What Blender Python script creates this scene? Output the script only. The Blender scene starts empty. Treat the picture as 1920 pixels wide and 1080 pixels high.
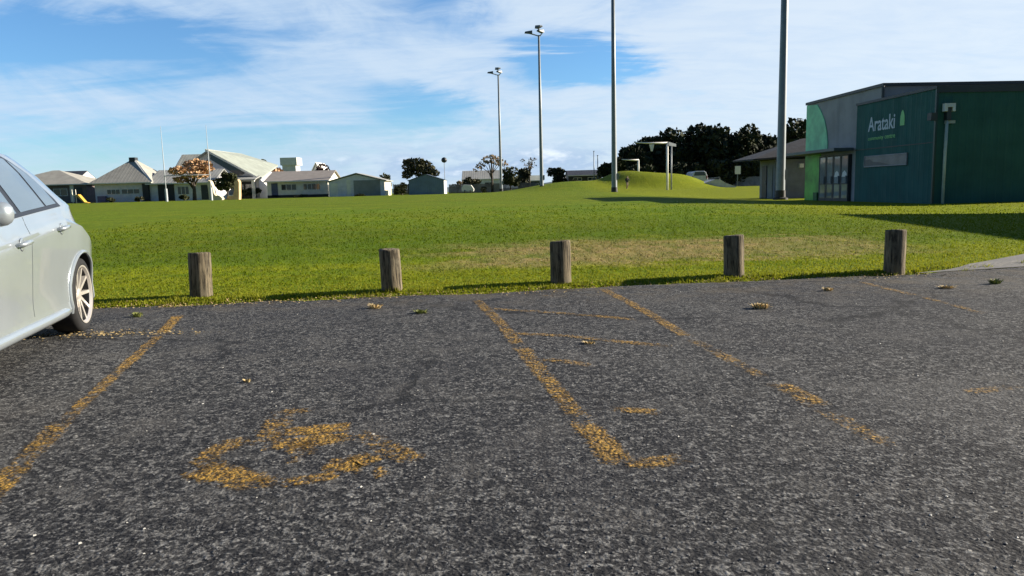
import bpy, bmesh, math, random
import numpy as np
from mathutils import Vector, Matrix, Euler
R = math.radians
rnd = random.Random(7)
sc = bpy.context.scene
col = sc.collection

# ------------------------------------------------------------------ camera
CAM_H = 1.1
F = 1390.0
cam_d = bpy.data.cameras.new('camera')
cam = bpy.data.objects.new('camera', cam_d); col.objects.link(cam)
cam_d.sensor_width = 36; cam_d.lens = F/1920*36
cam_d.clip_start = 0.05; cam_d.clip_end = 6000
CAM_M = Matrix.Rotation(R(90-7.5), 3, 'X') @ Matrix.Rotation(R(-1.45), 3, 'Z')
cam.matrix_world = Matrix.Translation((0, 0, CAM_H)) @ CAM_M.to_4x4()
sc.camera = cam

# ------------------------------------------------------------------ light, sky, exposure
SUN_EL, SUN_AZ = R(20.5), R(12)          # azimuth from +X towards +Y
S = Vector((math.cos(SUN_EL)*math.cos(SUN_AZ), math.cos(SUN_EL)*math.sin(SUN_AZ), math.sin(SUN_EL)))
sd = bpy.data.lights.new('sun', 'SUN'); sd.energy = 5.0; sd.angle = R(0.5); sd.color = (1.0, 0.90, 0.74)
so = bpy.data.objects.new('sun', sd); col.objects.link(so)
so.rotation_euler = S.to_track_quat('Z', 'Y').to_euler(); so.location = (40, 5, 40)
sc.view_settings.view_transform = 'Standard'; sc.view_settings.look = 'None'
sc.view_settings.exposure = 1.2; sc.view_settings.gamma = 1.0
SKY_STRENGTH = 0.05

# pixel helpers: the photograph's pixels turned into real places
def ray(px, py):
    return CAM_M @ Vector(((px-960)/F, (540-py)/F, -1.0))
def at(px, py, Y):
    r = ray(px, py); t = Y/r.y
    return Vector((r.x*t, Y, CAM_H + r.z*t))
def gnd(px, py, z=0.0):
    r = ray(px, py); t = (z-CAM_H)/r.z
    return Vector((r.x*t, r.y*t, z))
def skyuv(px, py):
    r = ray(px, py); return r.x/r.y, r.z/r.y

# ------------------------------------------------------------------ node helpers
class NT:
    def __init__(s, tree): s.t = tree; s.n = tree.nodes; s.l = tree.links
    def new(s, typ, **kw):
        n = s.n.new(typ)
        for k, v in kw.items():
            if hasattr(n, k): setattr(n, k, v)
        return n
    def set(s, sock, v):
        if isinstance(v, bpy.types.NodeSocket): s.l.new(v, sock)
        elif v is not None: sock.default_value = v
    def math(s, op, a, b=None, c=None, clamp=False):
        n = s.new('ShaderNodeMath', operation=op); n.use_clamp = clamp
        s.set(n.inputs[0], a); s.set(n.inputs[1], b)
        if c is not None: s.set(n.inputs[2], c)
        return n.outputs[0]
    def mix(s, f, a, b, blend='MIX'):
        n = s.new('ShaderNodeMix'); n.data_type = 'RGBA'; n.blend_type = blend
        s.set(n.inputs[0], f); s.set(n.inputs[6], a if not isinstance(a, tuple) else (*a[:3], 1)); s.set(n.inputs[7], b if not isinstance(b, tuple) else (*b[:3], 1))
        return n.outputs[2]
    def noise(s, vec, scale, detail=3, rough=0.55, dist=0.0):
        n = s.new('ShaderNodeTexNoise'); s.set(n.inputs['Vector'], vec); n.inputs['Scale'].default_value = scale
        n.inputs['Detail'].default_value = detail; n.inputs['Roughness'].default_value = rough; n.inputs['Distortion'].default_value = dist
        return n.outputs[0]
    def vor(s, vec, scale, feature='F1'):
        n = s.new('ShaderNodeTexVoronoi', feature=feature); s.set(n.inputs['Vector'], vec); n.inputs['Scale'].default_value = scale
        return n
    def ramp(s, f, a, b, lo=0.0, hi=1.0):
        n = s.new('ShaderNodeMapRange'); n.clamp = True; n.interpolation_type = 'SMOOTHSTEP'
        s.set(n.inputs[0], f); s.set(n.inputs[1], a); s.set(n.inputs[2], b); s.set(n.inputs[3], lo); s.set(n.inputs[4], hi)
        return n.outputs[0]
    def vmul(s, v, k):
        n = s.new('ShaderNodeVectorMath', operation='MULTIPLY'); s.set(n.inputs[0], v); n.inputs[1].default_value = k
        return n.outputs[0]
    def sep(s, v):
        n = s.new('ShaderNodeSeparateXYZ'); s.set(n.inputs[0], v); return n.outputs
    def comb(s, x, y, z):
        n = s.new('ShaderNodeCombineXYZ'); s.set(n.inputs[0], x); s.set(n.inputs[1], y); s.set(n.inputs[2], z); return n.outputs[0]
    def bump(s, h, strength, dist):
        n = s.new('ShaderNodeBump'); s.set(n.inputs['Height'], h); n.inputs['Strength'].default_value = strength; n.inputs['Distance'].default_value = dist
        return n.outputs[0]

def base_mat(name):
    m = bpy.data.materials.new(name); m.use_nodes = True
    nt = NT(m.node_tree); b = m.node_tree.nodes['Principled BSDF']
    return m, nt, b
def mat(name, c, rough=0.6, metal=0.0, var=0.18, vscale=1.5, bump=0.0, bscale=20.0, coat=0.0, spec=0.5, stretch=(1, 1, 1)):
    m, nt, b = base_mat(name)
    tc = nt.new('ShaderNodeTexCoord'); p = nt.vmul(tc.outputs['Object'], stretch)
    n = nt.noise(p, vscale, 5, 0.6)
    lo = tuple(x*(1-var) for x in c); hi = tuple(min(1, x*(1+var)) for x in c)
    nt.set(b.inputs['Base Color'], nt.mix(nt.ramp(n, 0.3, 0.7), lo, hi))
    b.inputs['Roughness'].default_value = rough; b.inputs['Metallic'].default_value = metal
    b.inputs['Coat Weight'].default_value = coat; b.inputs['Specular IOR Level'].default_value = spec
    if bump:
        nt.set(b.inputs['Normal'], nt.bump(nt.noise(p, bscale, 4), bump, 0.02))
    return m
def ribbed(name, c, axis, pitch, depth=0.4, rough=0.5, var=0.12):
    m, nt, b = base_mat(name)
    tc = nt.new('ShaderNodeTexCoord'); p = tc.outputs['Object']
    o = nt.sep(p)
    if axis == 'XY': a = nt.math('ADD', o[0], o[1])
    else: a = o['XYZ'.index(axis)]
    fr = nt.math('FRACT', nt.math('DIVIDE', a, pitch))
    rib = nt.ramp(nt.math('ABSOLUTE', nt.math('SUBTRACT', fr, 0.5)), 0.32, 0.46)
    n = nt.noise(p, 0.9, 5, 0.6)
    lo = tuple(x*(1-var) for x in c); hi = tuple(x*(1+var) for x in c)
    nt.set(b.inputs['Base Color'], nt.mix(nt.ramp(n, .3, .7), lo, hi))
    st_ = nt.noise(nt.vmul(p, (1.2, 1.2, .12)), 2.0, 5, .65)
    nt.set(b.inputs['Roughness'], nt.ramp(st_, .3, .7, rough, min(1, rough+.25))); b.inputs['Specular IOR Level'].default_value = 0.12
    nt.set(b.inputs['Normal'], nt.bump(rib, depth, 0.03))
    return m

# ------------------------------------------------------------------ world: clear sky with a veil of high cloud ahead
w = bpy.data.worlds.new('World'); sc.world = w; w.use_nodes = True
nt = NT(w.node_tree); nt.n.clear()
out = nt.new('ShaderNodeOutputWorld'); bg = nt.new('ShaderNodeBackground'); bg.inputs[1].default_value = SKY_STRENGTH
sky = nt.new('ShaderNodeTexSky'); sky.sky_type = 'NISHITA'; sky.sun_disc = False
sky.sun_elevation = SUN_EL; sky.sun_rotation = R(90) - SUN_AZ; sky.air_density = 1.0; sky.dust_density = 0.15; sky.ozone_density = 2.5
tc = nt.new('ShaderNodeTexCoord'); d = tc.outputs['Generated']
x, y, z = nt.sep(d)
ysafe = nt.math('MAXIMUM', y, 0.05)
u = nt.math('DIVIDE', x, ysafe); v = nt.math('DIVIDE', z, ysafe)
zz = nt.math('ADD', nt.math('MAXIMUM', z, 0.0), 0.16)
cx = nt.math('DIVIDE', x, zz); cy = nt.math('DIVIDE', y, zz)
cp = nt.comb(cx, cy, 0.0)
mp = nt.new('ShaderNodeMapping'); nt.set(mp.inputs[0], cp); mp.inputs[2].default_value = (0, 0, R(38)); mp.inputs[3].default_value = (0.55, 1.5, 1)
n1 = nt.noise(mp.outputs[0], 1.15, 9, 0.60, 1.1)
n2 = nt.noise(cp, 3.2, 7, 0.62, 0.5)
n3 = nt.noise(mp.outputs[0], 4.5, 7, 0.62, 1.4)
vp_ = nt.math('SUBTRACT', v, nt.math('MULTIPLY', nt.math('ABSOLUTE', nt.math('ADD', u, 0.12)), 0.30))
n4 = nt.noise(nt.comb(nt.math('MULTIPLY', u, 2.2), nt.math('MULTIPLY', vp_, 8.0), 5.0), 2.3, 8, 0.62, 1.0)
nz = nt.math('ADD', nt.math('ADD', nt.math('MULTIPLY', n1, 0.42), nt.math('MULTIPLY', n2, 0.24)), nt.math('ADD', nt.math('MULTIPLY', n3, 0.12), nt.math('MULTIPLY', n4, 0.42)))
warp = nt.math('MULTIPLY', nt.math('SUBTRACT', n2, 0.5), 0.16)
uw = nt.math('ADD', u, warp); vw = nt.math('ADD', v, nt.math('MULTIPLY', nt.math('SUBTRACT', n1, 0.5), 0.14))
holes = None
# gaps in the veil: pixel centre, half sizes, strength, slope
for (px, py, a, b_, st, sl) in [(215, 78, 200, 42, .62, -.12), (20, 95, 130, 42, .42, 0), (795, 195, 95, 30, .46, -.05), (1085, 122, 100, 28, .95, 0),
                                (800, 25, 85, 50, .32, 0), (560, 10, 60, 60, .12, 0), (180, 268, 330, 42, .19, .02), (560, 258, 210, 34, .17, .05),
                                (880, 235, 160, 26, .12, 0), (1260, 215, 160, 20, .10, 0), (60, 205, 60, 12, .18, 0), (1180, 20, 120, 40, .08, 0)]:
    uu, vv = skyuv(px, py); a *= 1.15/F; b_ *= 1.3/F; st *= .86
    du = nt.math('SUBTRACT', uw, uu); dv = nt.math('SUBTRACT', nt.math('SUBTRACT', vw, vv), nt.math('MULTIPLY', du, sl))
    q = nt.math('ADD', nt.math('POWER', nt.math('ABSOLUTE', nt.math('DIVIDE', du, a)), 2.0), nt.math('POWER', nt.math('ABSOLUTE', nt.math('DIVIDE', dv, b_)), 2.0))
    g = nt.math('MULTIPLY', nt.math('EXPONENT', nt.math('MULTIPLY', q, -1.0)), st)
    holes = g if holes is None else nt.math('ADD', holes, g)
bias = nt.math('ADD', nt.ramp(u, -0.7, 0.6, 0.0, 0.15), 0.0)
cl = nt.math('SUBTRACT', nt.math('ADD', nt.math('SUBTRACT', nz, 0.0), bias), holes)
cover = nt.ramp(cl, 0.25, 0.70)
front = nt.math('MULTIPLY', nt.ramp(y, 0.15, 0.55), nt.ramp(z, 0.36, 0.60, 1.0, 0.0))
cover = nt.math('MULTIPLY', nt.math('MULTIPLY', cover, front), 0.90)
# a low bank of small grey-based heaps near the horizon
hp = nt.comb(nt.math('MULTIPLY', u, 1.0), nt.math('MULTIPLY', v, 2.6), 3.0)
h1 = nt.noise(hp, 13.0, 6, 0.6)
band = nt.math('MULTIPLY', nt.ramp(v, 0.005, 0.03), nt.ramp(v, 0.035, 0.075, 1.0, 0.0))
bu = nt.math('MULTIPLY', nt.ramp(u, -0.35, -0.1), nt.ramp(u, 0.12, 0.25, 1.0, 0.0))
bank = nt.math('MULTIPLY', nt.math('MULTIPLY', nt.ramp(h1, 0.36, 0.55), band), nt.math('MULTIPLY', bu, 0.95))
K = 1.0/SKY_STRENGTH
bright = nt.ramp(u, -0.5, 0.7)
ccol = nt.mix(bright, tuple(K*c for c in (0.27, 0.335, 0.41)), tuple(K*c for c in (0.345, 0.385, 0.425)))
ccol = nt.mix(nt.ramp(nt.math('ADD', nt.math('MULTIPLY', n2, .5), nt.math('MULTIPLY', n3, .5)), 0.36, 0.62), nt.mix(0.16, ccol, tuple(K*c for c in (.12, .22, .38))), ccol)
skyc = nt.mix(1.0, sky.outputs[0], (0.80, 1.16, 1.50), 'MULTIPLY')
# unseen sky overhead and behind is dimmed towards black to deepen the shade
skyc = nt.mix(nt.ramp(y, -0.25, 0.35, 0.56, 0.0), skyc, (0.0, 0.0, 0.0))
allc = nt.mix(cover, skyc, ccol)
allc = nt.mix(bank, allc, nt.mix(nt.ramp(h1, 0.5, 0.72), tuple(K*c for c in (.19, .26, .36)), tuple(K*c for c in (.42, .46, .50))))
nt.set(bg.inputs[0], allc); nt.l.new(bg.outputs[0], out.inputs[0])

# ------------------------------------------------------------------ object helpers
def tag(o, label=None, cat=None, group=None, kind=None):
    if label: o['label'] = label
    if cat: o['category'] = cat
    if group: o['group'] = group
    if kind: o['kind'] = kind
    return o
def empty(name, loc, rz=0.0, label=None, cat=None, group=None):
    o = bpy.data.objects.new(name, None); col.objects.link(o)
    o.location = loc; o.rotation_euler = (0, 0, rz); o.empty_display_size = .3
    return tag(o, label, cat, group)
def copy_tree(o, parent=None):
    c = o.copy(); col.objects.link(c); c.parent = parent
    for ch in list(o.children): copy_tree(ch, c)
    return c

class MB:
    def __init__(s): s.v = []; s.f = []; s.m = []
    def add(s, vs, fs, mi=0):
        o = len(s.v); s.v += [tuple(p) for p in vs]
        for f in fs: s.f.append([i+o for i in f]); s.m.append(mi)
    def box(s, x0, x1, y0, y1, z0, z1, mi=0):
        s.add([(x0, y0, z0), (x1, y0, z0), (x1, y1, z0), (x0, y1, z0), (x0, y0, z1), (x1, y0, z1), (x1, y1, z1), (x0, y1, z1)],
              [(0, 3, 2, 1), (4, 5, 6, 7), (0, 1, 5, 4), (1, 2, 6, 5), (2, 3, 7, 6), (3, 0, 4, 7)], mi); return s
    def prism(s, poly, ext, mi=0):
        n = len(poly); e = Vector(ext); a = [Vector(p) for p in poly]; b = [p+e for p in a]
        s.add(a+b, [list(range(n))[::-1], [n+i for i in range(n)]] + [(i, (i+1) % n, n+(i+1) % n, n+i) for i in range(n)], mi); return s
    def tube(s, pts, rad, n=8, mi=0, cap=True):
        pts = [Vector(p) for p in pts]; rings = []
        for i, p in enumerate(pts):
            t = (pts[min(i+1, len(pts)-1)] - pts[max(i-1, 0)]).normalized()
            a = t.orthogonal().normalized() if i == 0 else (pa - t*pa.dot(t)).normalized()
            pa = a; b = t.cross(a); r = rad[i] if hasattr(rad, '__len__') else rad
            rings.append([p + (a*math.cos(k*2*math.pi/n)+b*math.sin(k*2*math.pi/n))*r for k in range(n)])
        vs = [q for rg in rings for q in rg]; fs = []
        for i in range(len(pts)-1):
            for k in range(n):
                fs.append((i*n+k, i*n+(k+1) % n, (i+1)*n+(k+1) % n, (i+1)*n+k))
        if cap: fs += [list(range(n))[::-1], [(len(pts)-1)*n+k for k in range(n)]]
        s.add(vs, fs, mi); return s
    def lathe(s, prof, axis='Z', n=24, c=(0, 0, 0), mi=0):
        vs = []; fs = []; m = len(prof)
        for k in range(n):
            a = k*2*math.pi/n
            for r, h in prof:
                p = (r*math.cos(a), r*math.sin(a), h) if axis == 'Z' else (h, r*math.cos(a), r*math.sin(a))
                vs.append((p[0]+c[0], p[1]+c[1], p[2]+c[2]))
        for k in range(n):
            for j in range(m-1):
                fs.append((k*m+j, ((k+1) % n)*m+j, ((k+1) % n)*m+j+1, k*m+j+1))
        s.add(vs, fs, mi); return s
    def build(s, name, mats, parent=None, smooth=False, bevel=0.0):
        me = bpy.data.meshes.new(name); me.from_pydata(s.v, [], s.f); 
        if not isinstance(mats, (list, tuple)): mats = [mats]
        for m in mats: me.materials.append(m)
        me.polygons.foreach_set('material_index', s.m)
        if smooth: me.polygons.foreach_set('use_smooth', [True]*len(me.polygons))
        bm = bmesh.new(); bm.from_mesh(me); bmesh.ops.recalc_face_normals(bm, faces=bm.faces); bm.to_mesh(me); bm.free()
        me.update()
        o = bpy.data.objects.new(name, me); col.objects.link(o); o.parent = parent
        if bevel:
            md = o.modifiers.new('bevel', 'BEVEL'); md.width = bevel; md.segments = 2; md.limit_method = 'ANGLE'
        return o
def raw_mesh(name, verts, faces_flat, nper, m, parent=None):
    """fast mesh from numpy arrays with faces of one size"""
    me = bpy.data.meshes.new(name); nf = len(faces_flat)//nper
    me.vertices.add(len(verts)); me.vertices.foreach_set('co', np.asarray(verts, dtype=np.float32).ravel())
    me.loops.add(len(faces_flat)); me.loops.foreach_set('vertex_index', np.asarray(faces_flat, dtype=np.int32))
    me.polygons.add(nf); me.polygons.foreach_set('loop_start', np.arange(0, nf*nper, nper, dtype=np.int32))
    me.update(calc_edges=True); me.validate()
    me.materials.append(m)
    o = bpy.data.objects.new(name, me); col.objects.link(o); o.parent = parent
    return o

# ------------------------------------------------------------------ ground heights
edge_px = [(-900, 612), (-300, 598), (180, 579), (370, 571), (550, 564), (732, 556), (900, 549), (1053, 541), (1220, 534), (1381, 528), (1540, 521), (1700, 515), (1920, 500), (2300, 476)]
EDGE = [gnd(*p) for p in edge_px]
EX = np.array([p.x for p in EDGE]); EY = np.array([p.y for p in EDGE])
def edge_y(x): return np.interp(x, EX, EY)
def smooth(a, b, t):
    t = np.clip((t-a)/(b-a), 0, 1); return t*t*(3-2*t)
MC = at(1222, 340, 92)
def ground_z(x, y):
    x = np.asarray(x, float); y = np.asarray(y, float)
    s = y - edge_y(x)
    fld = 0.84*(1-np.exp(-np.maximum(s, 0)/26.0))
    side = 1 - 0.80*smooth(5.5, 16.5, x)*(1-smooth(50, 75, y))
    z = fld*side
    # broad apron then the steeper play mound
    z = z + 1.25*np.exp(-(((x-8.8)/7.5)**2 + ((y-97)/15.0)**2)**1.2)
    r = ((x-MC.x)/np.where(x < MC.x, 5.6, 6.0))**2 + ((y-MC.y)/11.0)**2
    z = z + 1.75*np.exp(-r**2.3)
    z = np.where(s < 0.04, -0.035 + 0*z, np.where(s < 0.30, -0.035 + (z+0.05)*smooth(0.04, 0.30, s), z+0.012))
    return z
def gz(x, y): return float(ground_z(x, y))
def on_ground(px, Y):
    p = at(px, 360, Y)
    for _ in range(3):
        z_ = gz(p.x, Y)
        # keep the pixel column while moving down to the ground
        lo, hi = 100, 700
        for _ in range(30):
            mid = (lo+hi)/2
            if at(px, mid, Y).z > z_: lo = mid
            else: hi = mid
        p = at(px, lo, Y)
    return Vector((p.x, Y, gz(p.x, Y)))

# ------------------------------------------------------------------ materials of the setting
def grass_mat():
    m, nt, b = base_mat('grass')
    g = nt.new('ShaderNodeNewGeometry'); p = g.outputs['Position']; x, y, z = nt.sep(p)
    big = nt.noise(p, 0.16, 4, 0.55); mid = nt.noise(p, 0.9, 5, 0.6); fine = nt.noise(nt.vmul(p, (1, 0.45, 1)), 7.0, 5, 0.7); vf = nt.noise(nt.vmul(p, (1, .5, 1)), 42.0, 3, 0.7)
    c = nt.mix(nt.ramp(mid, 0.3, 0.7), (0.118, 0.195, 0.010), (0.198, 0.258, 0.011))
    c = nt.mix(nt.ramp(big, 0.38, 0.62), c, nt.mix(0.5, c, (0.210, 0.205, 0.014)))
    # the worn strip beside the car park grows paler, the far field more olive
    yb = nt.math('ADD', y, nt.math('MULTIPLY', nt.math('SUBTRACT', mid, 0.5), 2.2))
    yb = nt.math('SUBTRACT', yb, nt.math('MULTIPLY', x, 0.10))
    c = nt.mix(nt.ramp(yb, 10.6, 11.8, 0.75, 0.0), c, (0.225, 0.245, 0.008))
    c = nt.mix(nt.math('MULTIPLY', nt.ramp(yb, 11.0, 12.0), nt.ramp(yb, 14.5, 22.0, 0.62, 0.0)), c, (0.085, 0.120, 0.008))
    c = nt.mix(nt.ramp(y, 24, 55, 0, 0.5), c, (0.178, 0.205, 0.012))
    # mowing bands
    mow = nt.math('SINE', nt.math('MULTIPLY', nt.math('ADD', y, nt.math('MULTIPLY', x, 0.12)), 1.35))
    c = nt.mix(nt.math('MULTIPLY', nt.ramp(mow, -0.5, 0.6), nt.ramp(y, 13, 18, 0, 0.22)), c, (0.10, 0.155, 0.008))
    # dead straw coloured patches behind the bollards
    stretch = nt.noise(nt.vmul(p, (0.55, 1.6, 1)), 1.0, 6, 0.68)
    zone = nt.math('MULTIPLY', nt.math('MULTIPLY', nt.ramp(yb, 9.4, 10.4), nt.ramp(yb, 12.2, 14.4, 1, 0)), nt.math('MULTIPLY', nt.ramp(x, -2.6, 0.2), nt.ramp(x, 5.2, 7.0, 1, 0)))
    dead = nt.ramp(nt.math('ADD', stretch, nt.math('MULTIPLY', zone, 0.22)), 0.50, 0.64)
    c = nt.mix(nt.math('MULTIPLY', dead, nt.math('MULTIPLY', zone, 1.0)), c, (0.33, 0.245, 0.105))
    c = nt.mix(nt.ramp(fine, 0.35, 0.62, 0.45, 0.0), c, (0.060, 0.085, 0.005))
    c = nt.mix(nt.ramp(vf, 0.35, 0.60, 0.30, 0.0), c, (0.050, 0.070, 0.006))
    t3 = nt.noise(nt.vmul(p, (1, 0.55, 1)), 2.0, 6, 0.70, 0.4); t4 = nt.noise(nt.vmul(p, (0.25, 1, 1)), 1.3, 4, 0.65)
    c = nt.mix(nt.ramp(t3, 0.36, 0.54, 0.50, 0.0), c, (0.075, 0.120, 0.004))
    c = nt.mix(nt.ramp(t4, 0.40, 0.58, 0.40, 0.0), c, (0.085, 0.150, 0.005))
    c = nt.mix(nt.ramp(t3, 0.54, 0.72, 0.0, 0.35), c, (0.250, 0.262, 0.012))
    c = nt.mix(nt.ramp(x, 7.0, 11.0, 0, 0.45), c, (0.225, 0.235, 0.008))
    nt.set(b.inputs['Base Color'], c); b.inputs['Roughness'].default_value = 0.85; b.inputs['Specular IOR Level'].default_value = 0.05
    nt.set(b.inputs['Normal'], nt.bump(nt.math('ADD', nt.math('ADD', fine, nt.math('MULTIPLY', vf, .5)), nt.math('MULTIPLY', t3, 1.6)), 0.8, 0.07))
    return m
M_GRASS = grass_mat()

def asphalt_mat():
    m, nt, b = base_mat('asphalt')
    g = nt.new('ShaderNodeNewGeometry'); p = g.outputs['Position']; x, y, z = nt.sep(p)
    v1 = nt.vor(p, 70); v2 = nt.vor(p, 55); big = nt.noise(p, 0.45, 6, 0.62, 0.4); mid = nt.noise(p, 2.4, 6, 0.68, 0.3); n = nt.noise(p, 46, 4, 0.7, 0.6); nl = nt.noise(p, 20, 4, 0.7, 0.9)
    chip = nt.sep(v1.outputs['Color']); chip2 = nt.sep(v2.outputs['Color'])
    c = nt.mix(nt.ramp(chip[0], 0.1, 0.95), (0.022, 0.022, 0.025), (0.150, 0.147, 0.143))
    c = nt.mix(nt.ramp(n, 0.40, 0.62, 0.85, 0.0), c, (0.010, 0.010, 0.012))
    c = nt.mix(nt.ramp(n, 0.52, 0.68, 0.0, 0.75), c, (0.30, 0.295, 0.28))
    c = nt.mix(nt.ramp(nl, 0.41, 0.53, 0.85, 0.0), c, (0.013, 0.013, 0.015))
    c = nt.mix(nt.ramp(nl, 0.54, 0.66, 0.0, 0.55), c, (0.21, 0.205, 0.195))
    c = nt.mix(nt.math('MULTIPLY', nt.ramp(chip2[1], 0.990, 0.993), nt.ramp(v2.outputs['Distance'], 0.25, 0.4, 0.8, 0)), c, (0.42, 0.40, 0.36))
    c = nt.mix(nt.ramp(big, 0.48, 0.64, 0, 0.35), c, (0.034, 0.034, 0.038))
    c = nt.mix(nt.ramp(big, 0.46, 0.30, 0, 0.42), c, (0.125, 0.121, 0.115))
    c = nt.mix(nt.ramp(mid, 0.48, 0.68, 0, 0.38), c, (0.116, 0.110, 0.102))
    c = nt.mix(nt.ramp(mid, 0.44, 0.30, 0, 0.40), c, (0.022, 0.022, 0.025))
    cw = nt.new('ShaderNodeVectorMath', operation='ADD'); nt.set(cw.inputs[0], p); cn = nt.noise(p, 1.6, 5, .7)
    nt.set(cw.inputs[1], nt.comb(nt.math('MULTIPLY', cn, .9), nt.math('MULTIPLY', mid, .5), 0.0))
    ck = nt.vor(cw.outputs[0], 0.42, 'DISTANCE_TO_EDGE')
    c = nt.mix(nt.math('MULTIPLY', nt.ramp(ck.outputs['Distance'], 0.004, 0.016, .75, 0.0), nt.ramp(big, .42, .58)), c, (0.010, 0.010, 0.011))
    oil = nt.vor(p, 0.55); oc = nt.sep(oil.outputs['Color'])
    od = nt.math('ADD', oil.outputs['Distance'], nt.math('MULTIPLY', nt.math('SUBTRACT', mid, .5), .5))
    c = nt.mix(nt.math('MULTIPLY', nt.ramp(oc[0], .72, .76), nt.ramp(od, .08, .24, .6, 0.0)), c, (0.014, 0.014, 0.016))
    c = nt.mix(nt.math('MULTIPLY', nt.ramp(y, 6.5, 8.2), nt.ramp(mid, 0.42, 0.62, 0, .5)), c, (0.105, 0.085, 0.06))
    nt.set(b.inputs['Base Color'], c)
    nt.set(b.inputs['Roughness'], nt.ramp(n, .3, .7, .75, .95)); b.inputs['Specular IOR Level'].default_value = 0.15
    hgt = nt.math('ADD', nt.math('MULTIPLY', v1.outputs['Distance'], -0.8), nt.math('ADD', nt.math('MULTIPLY', n, 1.6), nt.math('MULTIPLY', nl, 0.8)))
    nt.set(b.inputs['Normal'], nt.bump(hgt, 0.7, 0.007))
    return m
M_ASPH = asphalt_mat()
M_CONC = mat('concrete', (0.125, 0.119, 0.112), 0.85, var=0.2, vscale=1.2, bump=0.3, bscale=30)

# ------------------------------------------------------------------ the ground, the car park, the path
def axis(fine0, fine1, step, lim0, lim1, grow):
    a = list(np.arange(fine0, fine1, step)); s_ = step
    while a[-1] < lim1: s_ *= grow; a.append(a[-1]+s_)
    s_ = step; lo = [fine0]
    while lo[-1] > lim0: s_ *= grow; lo.append(lo[-1]-s_)
    return np.array(lo[:0:-1] + a)
gx = axis(-14, 26, 0.4, -2600, 2600, 1.12); gy = axis(6.4, 13.5, 0.09, -30, 120, 1.028)
while gy[-1] < 4500: gy = np.append(gy, gy[-1]*1.12)
XX, YY = np.meshgrid(gx, gy); ZZ = ground_z(XX, YY)
V = np.stack([XX, YY, ZZ], -1).reshape(-1, 3); nx, ny = len(gx), len(gy)
i0 = (np.arange(ny-1)[:, None]*nx + np.arange(nx-1)[None]).ravel()
FF = np.stack([i0, i0+1, i0+nx+1, i0+nx], -1).ravel()
ground = raw_mesh('ground', V, FF, 4, M_GRASS); tag(ground, kind='structure')
ground.data.polygons.foreach_set('use_smooth', [True]*len(ground.data.polygons))

r2 = random.Random(3)
xs = np.concatenate([np.arange(-40, -7, 1.0), np.arange(-7, 12, 0.07), np.arange(12, 40, 1.0)])
ed = []
walk = 0.0
for x_ in xs:
    walk = walk*0.88 + r2.gauss(0, 0.026)
    ed.append((x_, float(edge_y(x_)) + walk))
vs = [(a, b, 0.0) for a, b in ed] + [(a, -25.0, 0.0) for a, b in ed]
n_ = len(ed)
fl = np.array([(i, n_+i, n_+i+1, i+1) for i in range(n_-1)])[:, ::1].ravel()
car_park = raw_mesh('car_park', vs, fl[::1], 4, M_ASPH); tag(car_park, kind='structure')

# concrete path leaving the car park on the right
lo = [gnd(1716, 513), gnd(1800, 508), gnd(1925, 500), gnd(2300, 478)]
up = [gnd(1722, 509, .02), gnd(1800, 496, .05), gnd(1925, 473, .07), gnd(2300, 430, .07)]
path = MB(); NR = 8; cols = []
for q in np.linspace(0, 3, 25):
    k_ = min(2, int(q)); f_ = q-k_
    a = lo[k_].lerp(lo[k_+1], f_); b = up[k_].lerp(up[k_+1], f_)
    cols.append([(a.x+(b.x-a.x)*t, a.y+(b.y-a.y)*t, max(.006, gz(a.x+(b.x-a.x)*t, a.y+(b.y-a.y)*t)+.016)) for t in np.linspace(0, 1, NR)])
path.add([p for c_ in cols for p in c_], [(i*NR+k, (i+1)*NR+k, (i+1)*NR+k+1, i*NR+k+1) for i in range(24) for k in range(NR-1)])
PUX = np.array([c_[-1][0] for c_ in cols]); PUY = np.array([c_[-1][1] for c_ in cols])
def off_path(x, y): return (x < lo[0].x) | (y > np.interp(x, PUX, PUY) + .03)
tag(path.build('path', M_CONC), kind='structure')

# ------------------------------------------------------------------ worn yellow paint
def paint_mat(name, amount):
    m, nt, b = base_mat(name)
    g = nt.new('ShaderNodeNewGeometry'); p = g.outputs['Position']
    v1 = nt.vor(p, 60); n = nt.noise(p, 34, 5, 0.75); n2 = nt.noise(p, 4, 5, 0.65); chip = nt.sep(v1.outputs['Color'])
    k = nt.math('ADD', nt.math('ADD', nt.math('MULTIPLY', n, 0.75), nt.math('MULTIPLY', n2, 0.60)), nt.math('MULTIPLY', chip[0], 0.20))
    at_ = nt.new('ShaderNodeAttribute'); at_.attribute_name = 'edge'
    k = nt.math('SUBTRACT', k, nt.math('MULTIPLY', at_.outputs['Fac'], 0.26))
    a = nt.ramp(k, 0.76-amount*0.42, 1.02-amount*0.42)
    nl = nt.noise(p, 20, 4, 0.7, 0.9); n46 = nt.noise(p, 46, 4, 0.7, 0.6)        # the same pits as the asphalt below
    a = nt.math('MULTIPLY', a, nt.math('MULTIPLY', nt.ramp(nl, 0.38, 0.50, 0.35, 1.0), nt.ramp(n46, 0.38, 0.54, 0.25, 1.0)))
    c = nt.mix(nt.math('MULTIPLY', nt.math('ADD', chip[1], nt.ramp(n46, .45, .65)), .5), (0.22, 0.120, 0.018), (0.52, 0.295, 0.035))
    nt.set(b.inputs['Base Color'], c); b.inputs['Roughness'].default_value = 0.8
    nt.set(b.inputs['Alpha'], nt.math('MULTIPLY', a, 0.95))
    hgt = nt.math('ADD', nt.math('MULTIPLY', v1.outputs['Distance'], -1.0), n)
    nt.set(b.inputs['Normal'], nt.bump(hgt, 0.7, 0.012))
    return m
PAINT = {k: paint_mat('yellow_paint_'+k, v_) for k, v_ in (('strong', 0.46), ('mid', 0.27), ('faint', 0.25), ('ghost', 0.10))}
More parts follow.
